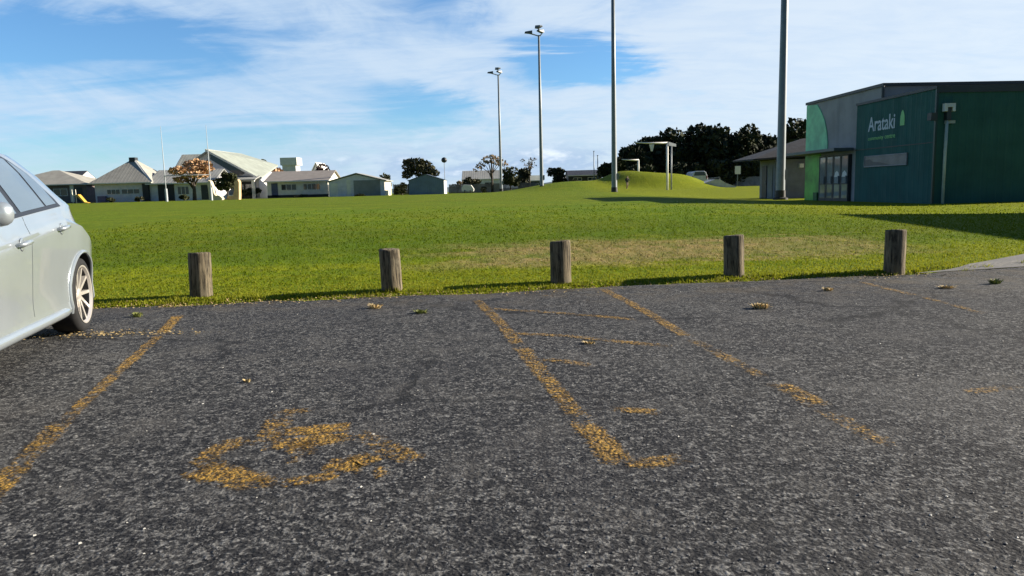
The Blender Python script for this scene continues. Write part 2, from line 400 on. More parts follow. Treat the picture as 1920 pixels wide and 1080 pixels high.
def stroke(mb, pts, wd):
    """a painted stroke: a ribbon with soft worn sides (edge attribute 0 in the middle, 1 outside)"""
    pts = [Vector((p.x, p.y, 0.004)) for p in pts]
    fine = []
    for a, b in zip(pts, pts[1:]):
        k = max(2, int((b-a).length/0.12))
        fine += [a.lerp(b, i/k) for i in range(k)]
    fine.append(pts[-1])
    vs = []; e = []
    for i, p in enumerate(fine):
        t = (fine[min(i+1, len(fine)-1)] - fine[max(i-1, 0)]).normalized(); nrm = Vector((-t.y, t.x, 0))
        end = 0.7 if i in (0, len(fine)-1) else 0.0
        for kx, ev in ((-.62, 1.0), (-.36, 0.0), (.36, 0.0), (.62, 1.0)):
            vs.append(p + nrm*wd*kx); e.append(max(ev, end))
    o = len(mb.v)
    fs = [(i*4+k, i*4+k+1, i*4+k+5, i*4+k+4) for i in range(len(fine)-1) for k in range(3)]
    mb.add(vs, fs); mb.e = getattr(mb, 'e', []) + e
def marking(name, strokes, label, cat, group=None, parent=None):
    """strokes: (list of pixel points, width, strength) -> one object, one material slot per strength"""
    keys = []; mb = MB(); mb.e = []
    for pts, wd, st in strokes:
        if st not in keys: keys.append(st)
        n0 = len(mb.f); stroke(mb, [gnd(*p) for p in pts], wd)
        for i in range(n0, len(mb.f)): mb.m[i] = keys.index(st)
    o = mb.build(name, [PAINT[k] for k in keys])
    at_ = o.data.attributes.new('edge', 'FLOAT', 'POINT'); at_.data.foreach_set('value', mb.e)
    return tag(o, label, cat, group)
PG = 'painted bay lines'
marking('parking_line', [([(335, 592), (300, 628)], .10, 'strong'), ([(300, 628), (228, 692), (120, 790)], .09, 'mid'), ([(120, 790), (0, 912), (-160, 1075)], .12, 'mid')],
        'yellow bay line running from beside the silver car towards the bottom left', 'road marking', PG)
marking('parking_line', [([(893, 562), (935, 602), (975, 650)], .11, 'mid'), ([(975, 650), (1040, 728), (1092, 790)], .12, 'mid'), ([(1092, 790), (1128, 832), (1165, 872)], .13, 'strong'), ([(1165, 868), (1215, 868), (1290, 860)], .12, 'faint')],
        'long worn yellow bay line with a hooked near end, in the middle of the asphalt', 'road marking', PG)
marking('parking_line', [([(1128, 541), (1200, 578), (1292, 634)], .11, 'mid'), ([(1292, 634), (1370, 676), (1440, 712)], .11, 'ghost'), ([(1440, 714), (1500, 740), (1545, 768)], .14, 'mid'), ([(1545, 768), (1600, 800), (1680, 850)], .12, 'ghost')],
        'broken yellow bay line on the right with a gap worn out of its middle', 'road marking', PG)
marking('parking_line', [([(1612, 528), (1660, 541), (1720, 555)], .09, 'faint'), ([(1720, 555), (1790, 573), (1850, 590)], .08, 'ghost')],
        'nearly vanished bay line in front of the rightmost bollard', 'road marking', PG)
HG = 'painted hatching bars'
for pts, st, lab in [([(905, 578), (1010, 585), (1110, 592), (1200, 601)], 'faint', 'thin worn yellow hatch bar nearest the bollards'),
                     ([(945, 625), (1060, 630), (1150, 640), (1260, 650)], 'faint', 'worn yellow hatch bar in the middle of the hatched strip'),
                     ([(1000, 673), (1060, 678), (1115, 688)], 'faint', 'short worn yellow hatch bar joined to the long bay line'),
                     ([(1140, 768), (1190, 770), (1240, 775)], 'faint', 'faint orange scrap of a hatch bar near the hooked bay line'),
                     ([(1000, 553), (1050, 556)], 'faint', 'small pale yellow hatch scrap at the foot of the middle bollard'),
                     ([(1790, 735), (1850, 733), (1930, 722)], 'ghost', 'faint orange paint scrap at the right edge of the asphalt')]:
    marking('hatch_bar', [(pts, .10, st)], lab, 'road marking', HG)
def cp_(x, y): return (300+x/3.4286, 720+y/3.4286)
def sk(pts, wd, st): return ([cp_(*p) for p in pts], wd, st)
marking('wheelchair_symbol', [
    sk([(590, 345), (500, 375), (400, 420), (310, 470), (260, 545)], .13, 'mid'),
    sk([(255, 545), (340, 580), (450, 595), (560, 630), (640, 655)], .17, 'strong'),
    sk([(580, 645), (760, 645)], .10, 'mid'), sk([(760, 640), (960, 620), (1060, 600), (1150, 570)], .10, 'mid'),
    sk([(1130, 570), (1210, 515), (1290, 490), (1370, 515)], .16, 'strong'), sk([(1360, 575), (1480, 558)], .12, 'faint'),
    sk([(800, 175), (750, 270), (700, 340), (660, 405)], .14, 'mid'), sk([(740, 225), (830, 180), (1000, 168)], .11, 'mid'),
    sk([(760, 312), (960, 302), (1100, 287), (1230, 278)], .13, 'strong'), sk([(665, 395), (850, 380), (1000, 365), (1235, 350)], .14, 'strong'),
    sk([(900, 375), (905, 430), (940, 480)], .12, 'mid'), sk([(800, 490), (940, 480)], .10, 'faint'), sk([(1150, 490), (1290, 465)], .08, 'faint'),
    sk([(1240, 320), (1370, 360), (1450, 410), (1540, 450), (1640, 510)], .14, 'faint'), sk([(300, 500), (380, 540)], .12, 'faint')],
    'worn yellow wheelchair symbol painted on the asphalt bay', 'road marking')

# ------------------------------------------------------------------ bollards
def wood_mat():
    m, nt, b = base_mat('weathered_wood')
    tc = nt.new('ShaderNodeTexCoord'); p = tc.outputs['Object']
    st = nt.vmul(p, (1, 1, 0.10)); g1 = nt.noise(st, 34, 6, 0.7, 0.4); g2 = nt.noise(p, 6, 5, 0.6); z = nt.sep(p)[2]
    c = nt.mix(nt.ramp(g1, 0.35, 0.65), (0.026, 0.022, 0.017), (0.22, 0.18, 0.12))
    c = nt.mix(nt.ramp(g2, 0.45, 0.7, 0, 0.6), c, (0.16, 0.14, 0.10))
    c = nt.mix(nt.ramp(g1, 0.30, 0.36, 0.9, 0.0), c, (0.02, 0.017, 0.013))
    nt.set(b.inputs['Base Color'], c); b.inputs['Roughness'].default_value = 0.9; b.inputs['Specular IOR Level'].default_value = .2
    nt.set(b.inputs['Normal'], nt.bump(g1, 0.8, 0.012))
    return m
M_WOOD = wood_mat()
def bollard_mesh(seed, rad, h):
    r = random.Random(seed); n = 40; mb = MB(); vs = []; fs = []
    prof = [(1.03, -.12), (1.02, 0.0), (1.0, .1), (.995, .2), (1.0, .3), (.99, h-.03), (.985, h-.012), (.95, h), (.55, h+.002), (.02, h-.004)]
    off = [1 + r.gauss(0, .012) for _ in range(n)]; crack = {r.randrange(n): r.uniform(.02, .05) for _ in range(5)}
    for j, (q, z) in enumerate(prof):
        for k in range(n):
            a = k*2*math.pi/n; rr = rad*q*off[k]*(1-(crack.get(k, 0) if 0 < j < 8 else 0))*(1+.008*math.sin(3*a+z*7+seed))
            zz_ = z + (0.006*math.cos(a+seed)+r.gauss(0, .0015) if j > 4 else 0)
            vs.append((rr*math.cos(a), rr*math.sin(a), zz_))
    for j in range(len(prof)-1):
        for k in range(n): fs.append((j*n+k, j*n+(k+1) % n, (j+1)*n+(k+1) % n, (j+1)*n+k))
    fs.append([(len(prof)-1)*n+k for k in range(n)])
    mb.add(vs, fs); return mb
bol = [(371, 562, 476, 40, 'stubby grey wooden bollard nearest the silver car'),
       (733, 550, 469, 38, 'wooden bollard second from the silver car, left of the long bay line'),
       (1053, 535, 454, 38, 'middle wooden bollard of the row, behind the hatched strip'),
       (1381, 522, 443, 37, 'wooden bollard between the middle one and the one nearest the green building'),
       (1684, 513, 433, 36, 'dark wooden bollard nearest the concrete path and green building')]
for i, (px, py, ty, wpx, lab) in enumerate(bol):
    b0 = gnd(px, py); b0 = b0 + Vector((0, .10, 0)); mp_ = (b0.y)/F*1.012
    h = (py-ty)*mp_*0.995; o = bollard_mesh(11+i, wpx*mp_/2, h).build('bollard', M_WOOD, None, True)
    o.location = (b0.x, b0.y, 0.0); o.rotation_euler = (R(rnd.uniform(-2, 2)), R(rnd.uniform(-2, 2)), rnd.random()*6)
    tag(o, lab, 'bollard', 'wooden bollards along the grass edge')

# ------------------------------------------------------------------ grass blades near the edge
def blades(n, xr, smax, hfun, seed, fall=3.0, smin=0.0, mat_=None, name='grass', lean=.5):
    g = np.random.default_rng(seed)
    x = g.uniform(*xr, n); s = smin + g.exponential(fall, n); y = edge_y(x)+s
    keep = off_path(x, y) & (s < smax) & (g.uniform(0, 1, n) > (s-smin)/smax); x, y, s = x[keep], y[keep], s[keep]; n = len(x)
    z = ground_z(x, y); h = hfun(s, g)*g.uniform(.55, 1.25, n); wd = g.uniform(.004, .009, n)*(1+s*.10)
    a = g.uniform(0, 2*math.pi, n); la = g.uniform(0, 2*math.pi, n); ll = h*g.uniform(.15, 1, n)*lean
    dx, dy = np.cos(a)*wd, np.sin(a)*wd; lx, ly = np.cos(la)*ll, np.sin(la)*ll
    P = np.stack([np.stack([x-dx, y-dy, z-.008], -1), np.stack([x+dx, y+dy, z-.008], -1),
                  np.stack([x+dx*.7+lx*.45, y+dy*.7+ly*.45, z+h*.6], -1), np.stack([x-dx*.7+lx*.45, y-dy*.7+ly*.45, z+h*.6], -1),
                  np.stack([x+lx, y+ly, z+h], -1)], 1).reshape(-1, 3)
    b5 = np.arange(n)[:, None]*5
    tri = (b5 + np.array([[0, 1, 2, 0, 2, 3, 3, 2, 4]])).ravel()
    o = raw_mesh(name, P, tri, 3, mat_ or M_GRASS); return tag(o, 'short grass blades growing along the car park edge', 'grass', kind='stuff')
def tufts():
    g = np.random.default_rng(41); P = []; T = []
    cx = list(g.uniform(-7.5, 9.5, 46)) + [p_ for b_ in (371, 733, 1053, 1381, 1684) for p_ in gnd(b_, 552).x + g.normal(0, .12, 6)]
    for x0 in cx:
        s0 = abs(g.normal(.06, .12)); n = int(g.integers(14, 46)); hh = g.uniform(.03, .085)
        for _ in range(n):
            x = x0+g.normal()*.05; y = float(edge_y(x))+s0+g.normal()*.03; z = gz(x, y)-.004; h = hh*g.uniform(.4, 1.1); a = g.uniform(0, 6.28); la = g.uniform(0, 6.28); l = h*g.uniform(.1, .9); w_ = g.uniform(.003, .006)
            i = len(P); dx, dy = math.cos(a)*w_, math.sin(a)*w_; lx, ly = math.cos(la)*l, math.sin(la)*l
            P += [(x-dx, y-dy, z), (x+dx, y+dy, z), (x+dx*.7+lx*.4, y+dy*.7+ly*.4, z+h*.65), (x-dx*.7+lx*.4, y-dy*.7+ly*.4, z+h*.65), (x+lx, y+ly, z+h)]
            T += [i, i+1, i+2, i, i+2, i+3, i+3, i+2, i+4]
    o = raw_mesh('grass', np.array(P), np.array(T), 3, bpy.data.materials['grass_blade'])
    tag(o, 'longer untrimmed grass tufts along the asphalt edge and bollard feet', 'grass', kind='stuff')
def blade_mat():
    m, nt, b = base_mat('grass_blade')
    g = nt.new('ShaderNodeNewGeometry'); n = nt.noise(g.outputs['Position'], 1.1, 4, .6); r_ = g.outputs['Random Per Island']
    c = nt.mix(r_, nt.mix(nt.ramp(n, .35, .65), (.12, .15, .006), (.20, .21, .008)), (.25, .25, .02))
    nt.set(b.inputs['Base Color'], c); b.inputs['Roughness'].default_value = .7; b.inputs['Specular IOR Level'].default_value = .2
    tr = nt.new('ShaderNodeBsdfTranslucent'); nt.set(tr.inputs[0], c); mx = nt.new('ShaderNodeMixShader'); mx.inputs[0].default_value = .45
    nt.l.new(b.outputs[0], mx.inputs[1]); nt.l.new(tr.outputs[0], mx.inputs[2]); nt.l.new(mx.outputs[0], nt.n['Material Output'].inputs[0])
    return m
blades(60000, (-9, 15), 2.6, lambda s, g: np.where(s < .30, .024, .016), 5, 0.9, 0.14, blade_mat())
M_FIELD = M_GRASS.copy(); M_FIELD.name = 'field_blade'
fn = NT(M_FIELD.node_tree); fb = fn.n['Principled BSDF']
for l_ in list(fb.inputs['Normal'].links): fn.l.remove(l_)
ft = fn.new('ShaderNodeBsdfTranslucent'); fn.l.new(fb.inputs['Base Color'].links[0].from_socket, ft.inputs[0])
fm_ = fn.new('ShaderNodeMixShader'); fm_.inputs[0].default_value = .4
fn.l.new(fb.outputs[0], fm_.inputs[1]); fn.l.new(ft.outputs[0], fm_.inputs[2]); fn.l.new(fm_.outputs[0], fn.n['Material Output'].inputs[0])
blades(100000, (-11, 20), 22, lambda s, g: .017+.0014*s, 6, 8.0, 1.0, M_FIELD, lean=.8)['label'] = 'short mown grass blades over the near part of the field'
tufts()
M_STRAW = mat('straw', (0.30, 0.22, 0.10), 0.9, var=.45, vscale=9)
st = blades(16000, (-9, 9), .42, lambda s, g: .024, 8, .11, -0.08, M_STRAW, 'dry_grass', 1.3)
st['label'] = 'dry straw coloured grass fringe on the asphalt edge'

def litter(n, pts, spread, seed):
    g = np.random.default_rng(seed); P = []
    for i in range(n):
        a, b = pts[g.integers(len(pts))]; c = gnd(a, b); x = c.x+g.normal()*spread*2.2; y = c.y+g.normal()*spread*.5; r = g.uniform(.006, .018); t = g.uniform(0, 6.28); z = .004+g.uniform(0, .012)
        P += [(x+r*math.cos(t), y+r*math.sin(t), z), (x-r*.4*math.sin(t), y+r*.4*math.cos(t), z+.006), (x-r*math.cos(t), y-r*math.sin(t), z+g.uniform(0, .008)), (x+r*.4*math.sin(t), y-r*.4*math.cos(t), z)]
    o = raw_mesh('leaf_litter', np.array(P), np.arange(n*4), 4, M_STRAW); return tag(o, 'tan plant litter drifted on the asphalt by the car and bollards', 'litter', kind='stuff')
litter(1500, [(95, 634), (130, 630), (170, 628), (215, 627), (255, 628), (350, 574), (400, 572), (300, 576), (530, 567), (650, 561), (690, 558), (735, 553), (1010, 549), (1055, 541), (1385, 528), (1630, 522), (1690, 517)], .16, 77)

# ------------------------------------------------------------------ weeds and loose stones on the asphalt
M_WEED = mat('weed_leaf', (0.20, 0.22, 0.05), 0.8, var=.4, vscale=14)
M_WEEDD = mat('dry_weed', (0.52, 0.40, 0.20), 0.8, var=.4, vscale=14)
def weed(px, py, wpx, hgt, m, label, seed, n=90):
    c = gnd(px, py); g = random.Random(seed); mb = MB(); wd = wpx*c.y/F/2
    for _ in range(n):
        a = g.uniform(0, 6.283); r0 = g.random()**.7*wd*.6; r1 = r0 + wd*g.uniform(.15, .6); hh = hgt*g.uniform(.25, 1.0)
        b0 = Vector((math.cos(a)*r0, math.sin(a)*r0*.7, -.003)); t = Vector((math.cos(a+g.gauss(0, .4))*r1, math.sin(a+g.gauss(0, .4))*r1*.7, hh))
        mid = b0.lerp(t, .55) + Vector((0, 0, hh*.25)); sd_ = Vector((-math.sin(a), math.cos(a), 0))*g.uniform(.004, .010)
        mb.add([b0-sd_*.5, b0+sd_*.5, mid+sd_, mid-sd_, t], [(0, 1, 2, 3), (3, 2, 4)])
    o = mb.build('weed', m); o.location = (c.x, c.y, 0); tag(o, label, 'weed', 'weeds growing through the asphalt'); return o
weed(702, 578, 36, .05, M_WEEDD, 'dry tan weed tuft right of the second bollard\'s foot on the asphalt', 1)
weed(790, 587, 34, .035, M_WEED, 'low green weed lying flat left of the long bay line', 2)
weed(1425, 578, 46, .055, M_WEEDD, 'largest tan weed tuft, alone on the asphalt below the fourth bollard', 3, 130)
weed(1552, 545, 26, .04, M_WEEDD, 'small dry weed between the two rightmost bollards', 4)
weed(1866, 532, 34, .055, M_WEED, 'yellow green weed tuft near the concrete path', 5)
weed(1775, 540, 40, .03, M_WEEDD, 'flat dry weed below the rightmost bollard', 6)
weed(258, 594, 30, .045, M_WEED, 'small green weed between the silver car wheel and the left bay line', 7)
weed(1105, 644, 34, .022, M_WEEDD, 'flat brown weed lying on the middle hatch bar', 8, 50)
weed(462, 716, 22, .02, M_WEEDD, 'tiny tan weed above the wheelchair symbol', 9, 40)
M_STONE = mat('pale_stone', (0.55, 0.53, 0.48), 0.7, var=.35, vscale=40)
M_STONED = mat('grey_stone', (0.10, 0.10, 0.105), 0.85, var=.5, vscale=40)
def stones(n, m, name, label, seed, smin, smax, pts=None):
    g = random.Random(seed); mb = MB()
    for i in range(n):
        if pts and i < len(pts): c = gnd(*pts[i]); r = smax*1.25
        else:
            c = gnd(g.uniform(-60, 1980), 540+540*g.random()**1.1); r = g.uniform(smin, smax)
            if c.y > edge_y(c.x)-.15: continue
        vs = [(c.x+r*g.uniform(.7, 1.3)*dx, c.y+r*g.uniform(.7, 1.3)*dy, max(0, r*.6*g.uniform(.7, 1.2)*dz)+.001) for dx, dy, dz in
              ((1, 0, .3), (0, 1, .3), (-1, 0, .3), (0, -1, .3), (.4, .4, 1), (-.4, -.3, 1))]
        mb.add(vs, [(0, 1, 4), (1, 2, 4), (2, 5, 4), (2, 3, 5), (3, 0, 5), (0, 4, 5)])
    return tag(mb.build(name, m), label, 'stones', kind='stuff')
stones(60, M_STONE, 'loose_chips', 'scattered pale stone chips lying on the asphalt', 21, .003, .006,
       [(418, 690), (380, 758), (677, 914), (1492, 697), (1650, 645), (1690, 672), (1605, 570), (1432, 610), (510, 735), (1880, 640), (150, 1020), (65, 1005), (700, 815), (1720, 705)])
stones(1300, M_STONED, 'loose_gravel', 'loose dark gravel spread over the asphalt', 22, .003, .0065)


# ------------------------------------------------------------------ the silver hatchback at the left
M_WHITE = mat('white_paint', (0.72, 0.70, 0.66), 0.55, var=.06)
M_DARK = mat('dark_opening', (0.02, 0.02, 0.022), 0.6)
def car_paint():
    m, nt, b = base_mat('silver_paint')
    b.inputs['Base Color'].default_value = (0.40, 0.42, 0.425, 1); b.inputs['Metallic'].default_value = .45; b.inputs['Roughness'].default_value = .30
    b.inputs['Coat Weight'].default_value = 1.0; b.inputs['Coat Roughness'].default_value = .03
    tc = nt.new('ShaderNodeTexCoord'); n = nt.noise(tc.outputs['Object'], 2.2, 4, .6)
    nt.set(b.inputs['Base Color'], nt.mix(nt.ramp(n, .3, .7), (.325, .365, .395), (.355, .395, .425)))
    return m
M_PAINT = car_paint()
M_RUBBER = mat('tyre_rubber', (.009, .009, .010), .85, var=.3, vscale=20)
M_GAP = mat('shut_line_grey', (.10, .105, .11), .4)  # grey lifted to paint in the sun glint along the door gaps
M_TRIM = mat('black_trim', (.012, .012, .014), .35)
M_RIM = mat('alloy_rim', (.62, .58, .54), .3, metal=.55, var=.05)
M_CARGLASS = mat('sky_tinted_glass', (.075, .11, .145), .03, spec=1.0, var=.1, coat=.6)  # base colour carries the blue of sky reflected in the windows
M_RED = mat('tail_lens', (.30, .012, .012), .15, coat=.6)
def curve(ys, vs):
    gy_ = np.linspace(-3.6, .95, 456); v = np.interp(gy_, ys, vs); kx = np.exp(-np.linspace(-2, 2, 13)**2); kx /= kx.sum()
    vp = np.pad(v, 6, mode='edge'); v = np.convolve(vp, kx, 'valid')
    return lambda y: float(np.interp(y, gy_, v))
cW = curve([-3.46, -3.40, -3.25, -3.0, -2.6, -1.5, -.5, 0, .25, .45, .60, .72, .80], [.40, .58, .74, .835, .868, .872, .882, .892, .885, .845, .75, .58, .36])
cZT = curve([-3.46, -3.38, -3.25, -3.0, -2.35, -2.15, -1.5, -1.2, -.8, -.45, -.15, .05, .22, .42, .60, .74, .82], [.58, .68, .76, .85, .985, 1.04, 1.405, 1.485, 1.512, 1.51, 1.46, 1.37, 1.21, 1.04, .94, .80, .64])
cZB = curve([-3.46, -3.2, -2.9, -2.3, -1.9, -1.0, -.2, .15, .40, .55, .66, .76, .82], [.50, .66, .76, .925, .97, 1.035, 1.09, 1.075, 1.00, .94, .87, .72, .60])
cZ0 = curve([-3.46, -3.2, -2.9, -.4, .35, .6, .78, .82], [.34, .24, .19, .19, .21, .26, .36, .42])
cWR = curve([-3.46, -3.0, -2.4, -2.1, -1.5, -1.0, -.3, 0, .25, .5, .65, .82], [.9, .88, .84, .80, .69, .675, .65, .60, .58, .68, .80, .88])
cCR = curve([-3.46, -3.0, -2.2, -.35, .0, .25, .5, .82], [.48, .56, .80, .95, .90, .79, .69, .55])
def section(y):
    w, zt, zb, z0, wr, cr = cW(y), cZT(y), cZB(y), cZ0(y), cWR(y), cCR(y); up = 1-.135*float(smooth(-.30, .5, y))
    zb = min(zb, zt-.035); cr = min(cr, zb-.06); hgh = zt-zb; zs = z0+.05
    low = z0+(cr-z0)*.30; mid_ = z0+(cr-z0)*.72
    return [(0, z0), (w*.72, z0), (w*.93, z0+.012), (w*.972, z0+.055), (w*.965, z0+.10), (w*.960, low), (w*.990, mid_), (w*1.004, cr-.025), (w*1.002, cr-.004), (w*.976*(1+up)/2, cr+.022), (w*.966*up, (cr+zb)/2+.012), (w*.950*up, zb-.012), (w*.935*up, zb+.004),
            (w*up*(.935+(wr-.935)*.33), zb+hgh*.30), (w*(up*.5+.5)*(.935+(wr-.935)*.66), zb+hgh*.58), (w*wr, zb+hgh*.80), (w*wr*.93, zb+hgh*.90), (w*wr*.78, zb+hgh*.965), (w*wr*.4, zb+hgh*.995), (0, zt)]
def side_pt(y, z, off=0.0):
    """point on the car's side at height z"""
    sct = section(y)[2:18]
    zs = [q[1] for q in sct]; xs_ = [q[0] for q in sct]
    return Vector((float(np.interp(z, zs, xs_))+off, y, z))
def side_patch(y0, y1, zlo, zhi, off, ny=14, nz=12, thick=0.0):
    """a panel lying on the side surface; zlo, zhi are functions of y; returns MB (both sides mirrored by caller)"""
    mb = MB(); vs = []; fs = []
    for i in range(ny+1):
        y = y0+(y1-y0)*i/ny; a, b = zlo(y), zhi(y)
        for j in range(nz+1): vs.append(side_pt(y, a+(b-a)*j/nz, off))
    for i in range(ny):
        for j in range(nz): q = i*(nz+1)+j; fs.append((q, q+nz+1, q+nz+2, q+1))
    mb.add(vs, fs)
    # rim folded back to the body so the panel has an edge
    n0 = len(vs); loop = [i*(nz+1) for i in range(ny+1)] + [ny*(nz+1)+j for j in range(1, nz+1)] + [i*(nz+1)+nz for i in range(ny-1, -1, -1)] + [j for j in range(nz-1, 0, -1)]
    mb.add([vs[i]-Vector((off+.004, 0, 0)) for i in loop], [])
    L = len(loop)
    for i in range(L): mb.f.append([loop[i], loop[(i+1) % L], n0+(i+1) % L, n0+i]); mb.m.append(0)
    return mb
def mirrored(mb):
    m2 = MB(); m2.add([(-x_, y_, z_) for x_, y_, z_ in mb.v], [f[::-1] for f in mb.f]); return m2
CAR = empty('parked_car', (-4.465, 6.02, 0), R(15.7), 'silver five-door hatchback with sky-tinted windows parked at the left edge of the asphalt', 'car')
CAR.scale = (1.0, 1.0, 1.0)
ys = np.concatenate([np.linspace(-3.46, -2.95, 12), np.linspace(-2.9, .45, 62), np.linspace(.49, .82, 14)])
bm_ = MB(); rows = []
for y in ys:
    half = section(y); ring = [(x_, y, z_) for x_, z_ in half] + [(-x_, y, z_) for x_, z_ in half[-2:0:-1]]
    rows.append(ring)
m_ = len(rows[0]); vs = [p for r_ in rows for p in r_]; fs = []
for i in range(len(rows)-1):
    for k in range(m_): fs.append((i*m_+k, i*m_+(k+1) % m_, (i+1)*m_+(k+1) % m_, (i+1)*m_+k))
fs += [list(range(m_)), [(len(rows)-1)*m_+k for k in range(m_)][::-1]]
bm_.add(vs, fs); body = bm_.build('body', [M_PAINT, M_TRIM], CAR, True)
# wheel wells cut out of the body
WR, WZ = .318, .318
cut = MB()
for yc in (0, -2.66):
    for s_ in (-1, 1):
        n = 48; a_ = [(s_*.50, yc+.352*math.cos(k*2*math.pi/n), WZ+.352*math.sin(k*2*math.pi/n)) for k in range(n)]
        cut.prism(a_, (s_*.6, 0, 0))
co_ = cut.build('cutter', M_TRIM, CAR)
bo = body.modifiers.new('cut', 'BOOLEAN'); bo.object = co_; bo.solver = 'EXACT'; bo.operation = 'DIFFERENCE'; bo.material_mode = 'TRANSFER'
dg = bpy.context.evaluated_depsgraph_get(); nm = bpy.data.meshes.new_from_object(body.evaluated_get(dg)); nm.name = 'body'
body.modifiers.clear(); body.data = nm; bpy.data.objects.remove(co_)
try: nm.set_sharp_from_angle(angle=R(32))
except Exception: pass
def both(mk, name, m, parent=CAR, smooth=True):
    a = mk.build(name, m, parent, smooth); b = mirrored(mk).build(name, m, parent, smooth)
    for o in (a, b):
        try: o.data.set_sharp_from_angle(angle=R(40))
        except Exception: pass
    return a, b
# doors, with their shut lines left as gaps
arch = lambda y: WZ + math.sqrt(max(0, .372**2 - y*y)) if abs(y) < .372 else 0
def arch_f(y): return WZ + math.sqrt(max(0, .372**2 - (y+2.66)**2)) if abs(y+2.66) < .372 else 0
zsill = lambda y: cZ0(y)+.12
rear_door = side_patch(-1.185, -.385, lambda y: zsill(y), lambda y: cZB(y)-.02, .004, 26)
front_door = side_patch(-2.26, -1.195, zsill, lambda y: cZB(y)-.02, .004, 22)
rd = both(rear_door, 'door', M_PAINT); fd = both(front_door, 'door', M_PAINT)
gap = side_patch(-1.1945, -1.1855, zsill, lambda y: cZB(y)-.02, .0012, 1); both(gap, 'shut_line', M_GAP)
gap = side_patch(-.3845, -.376, zsill, lambda y: cZB(y)-.02, .0012, 1); both(gap, 'shut_line', M_GAP)
for dd, yc, in ((rd, -.53), (fd, -1.38)):
    for s_, d_ in zip((1, -1), dd):
        zc = cCR(yc)-.04; px_ = side_pt(yc, zc).x
        h = MB()
        pts = [(px_-.002, yc+.10, zc+.008), (px_+.036, yc+.075, zc+.010), (px_+.042, yc, zc+.008), (px_+.038, yc-.075, zc+.002), (px_-.002, yc-.10, zc-.004)]
        h.tube(pts, [.012, .016, .017, .016, .012], 10)
        h.lathe([(0, -.001), (.045, .0035), (.035, .006), (0, .006)], 'X', 20, (px_, yc, zc-.002))
        (h if s_ > 0 else mirrored(h)).build('handle', M_PAINT, d_, True)
# side glass: dark trim surround, then each pane
def win(y0, y1, top_in, name='window'):
    zt_ = lambda y: cZB(y)+(cZT(y)-cZB(y))*.80
    return y0, y1
ztop = lambda y: cZB(y) + (cZT(y)-cZB(y))*.845
def wz(y):   # upper edge of the window line, closing to the belt at both ends
    a = smooth(.46, .10, -(-y)) if False else 1.0
    t = np.clip((-.335-y)/.36, 0, 1); u_ = np.clip((y+2.12)/.66, 0, 1)
    return cZB(y)+.012 + (ztop(y)-cZB(y)-.012)*min(math.sin(t*math.pi/2)**.70, u_**.9)
sur = side_patch(-2.11, -.34, lambda y: cZB(y)-.014, lambda y: wz(y)+.012, .0035, 60, 10); both(sur, 'window_trim', M_TRIM)
for (a, b) in ((-2.02, -1.235), (-1.155, -.66), (-.622, -.395)):
    g_ = side_patch(a, b, lambda y: cZB(y)+.012, lambda y: wz(y)-.014, .007, 24, 10); both(g_, 'window', M_CARGLASS)
# wheel arch lips and sill skirt
for yc in (0, -2.66):
    lp = MB(); pts = []
    for k in range(25):
        a = math.radians(-18 + 216*k/24); y_ = yc+.362*math.cos(a); z_ = WZ+.362*math.sin(a)
        pts.append(Vector((side_pt(y_, max(z_, .23)).x+.003, y_, z_)))
    lp.tube(pts, .014, 8); both(lp, 'arch_lip', M_PAINT)
sk_ = MB(); pts = [(side_pt(y, cZ0(y)+.075).x, y, cZ0(y)+.075) for y in np.linspace(-2.25, -.40, 16)]
sk_.tube([(x_-.012, y_, z_-.028) for x_, y_, z_ in pts], [.02]+[.040]*14+[.022], 10); both(sk_, 'side_skirt', M_PAINT)
# rear and front glass, lamps, bumpers, plates, mirrors
def top_patch(y0, y1, fr, off, ny=10, nx=12):
    mb = MB(); vs = []; fs = []
    for i in range(ny+1):
        y = y0+(y1-y0)*i/ny; sct = section(y)[13:]; xs_ = [q[0] for q in sct][::-1]; zs = [q[1] for q in sct][::-1]
        wmax = section(y)[14][0]*fr
        for j in range(nx+1):
            x_ = -wmax+2*wmax*j/nx; vs.append((x_, y+off*(.5 if y > 0 else -.5), float(np.interp(abs(x_), xs_, zs))+off))
    for i in range(ny):
        for j in range(nx): q = i*(nx+1)+j; fs.append((q, q+1, q+nx+2, q+nx+1))
    mb.add(vs, fs); return mb
top_patch(.16, .46, .92, .006).build('rear_window', M_CARGLASS, CAR, True)
top_patch(-2.12, -1.52, .97, .006).build('windscreen', M_CARGLASS, CAR, True)
tl = side_patch(.50, .75, lambda y: .76-.1*(y-.5), lambda y: min(.88, cZB(y)-.04), .006, 10, 6); both(tl, 'tail_light', M_RED)
hl = side_patch(-3.40, -3.02, lambda y: .58, lambda y: min(.70+.15*(y+3.4), cZB(y)-.02), .006, 10, 6); both(hl, 'headlight', M_CARGLASS)
MB().box(-.26, .26, .815, .828, .55, .67).build('number_plate', M_WHITE, CAR)
MB().box(-.26, .26, -3.475, -3.465, .42, .53).build('number_plate', M_WHITE, CAR)
for s_ in (-.13, .13): MB().box(s_-.11, s_+.11, -3.47, -3.462, .56, .66).build('grille', M_TRIM, CAR)
mr = MB(); c_ = Vector((.955, -2.06, 1.04))
prof = [(0, .075), (.03, .098), (.06, .094), (.09, .07), (.108, .0)]
vs = []; n = 20
for d_, r_ in prof:
    for k in range(n):
        a = k*2*math.pi/n; vs.append((c_.x + r_*1.22*math.copysign(abs(math.cos(a))**.75, math.cos(a)), c_.y-d_+.03, c_.z + r_*.80*math.copysign(abs(math.sin(a))**.75, math.sin(a))))
fs = [(i*n+k, i*n+(k+1) % n, (i+1)*n+(k+1) % n, (i+1)*n+k) for i in range(len(prof)-1) for k in range(n)] + [list(range(n))[::-1]]
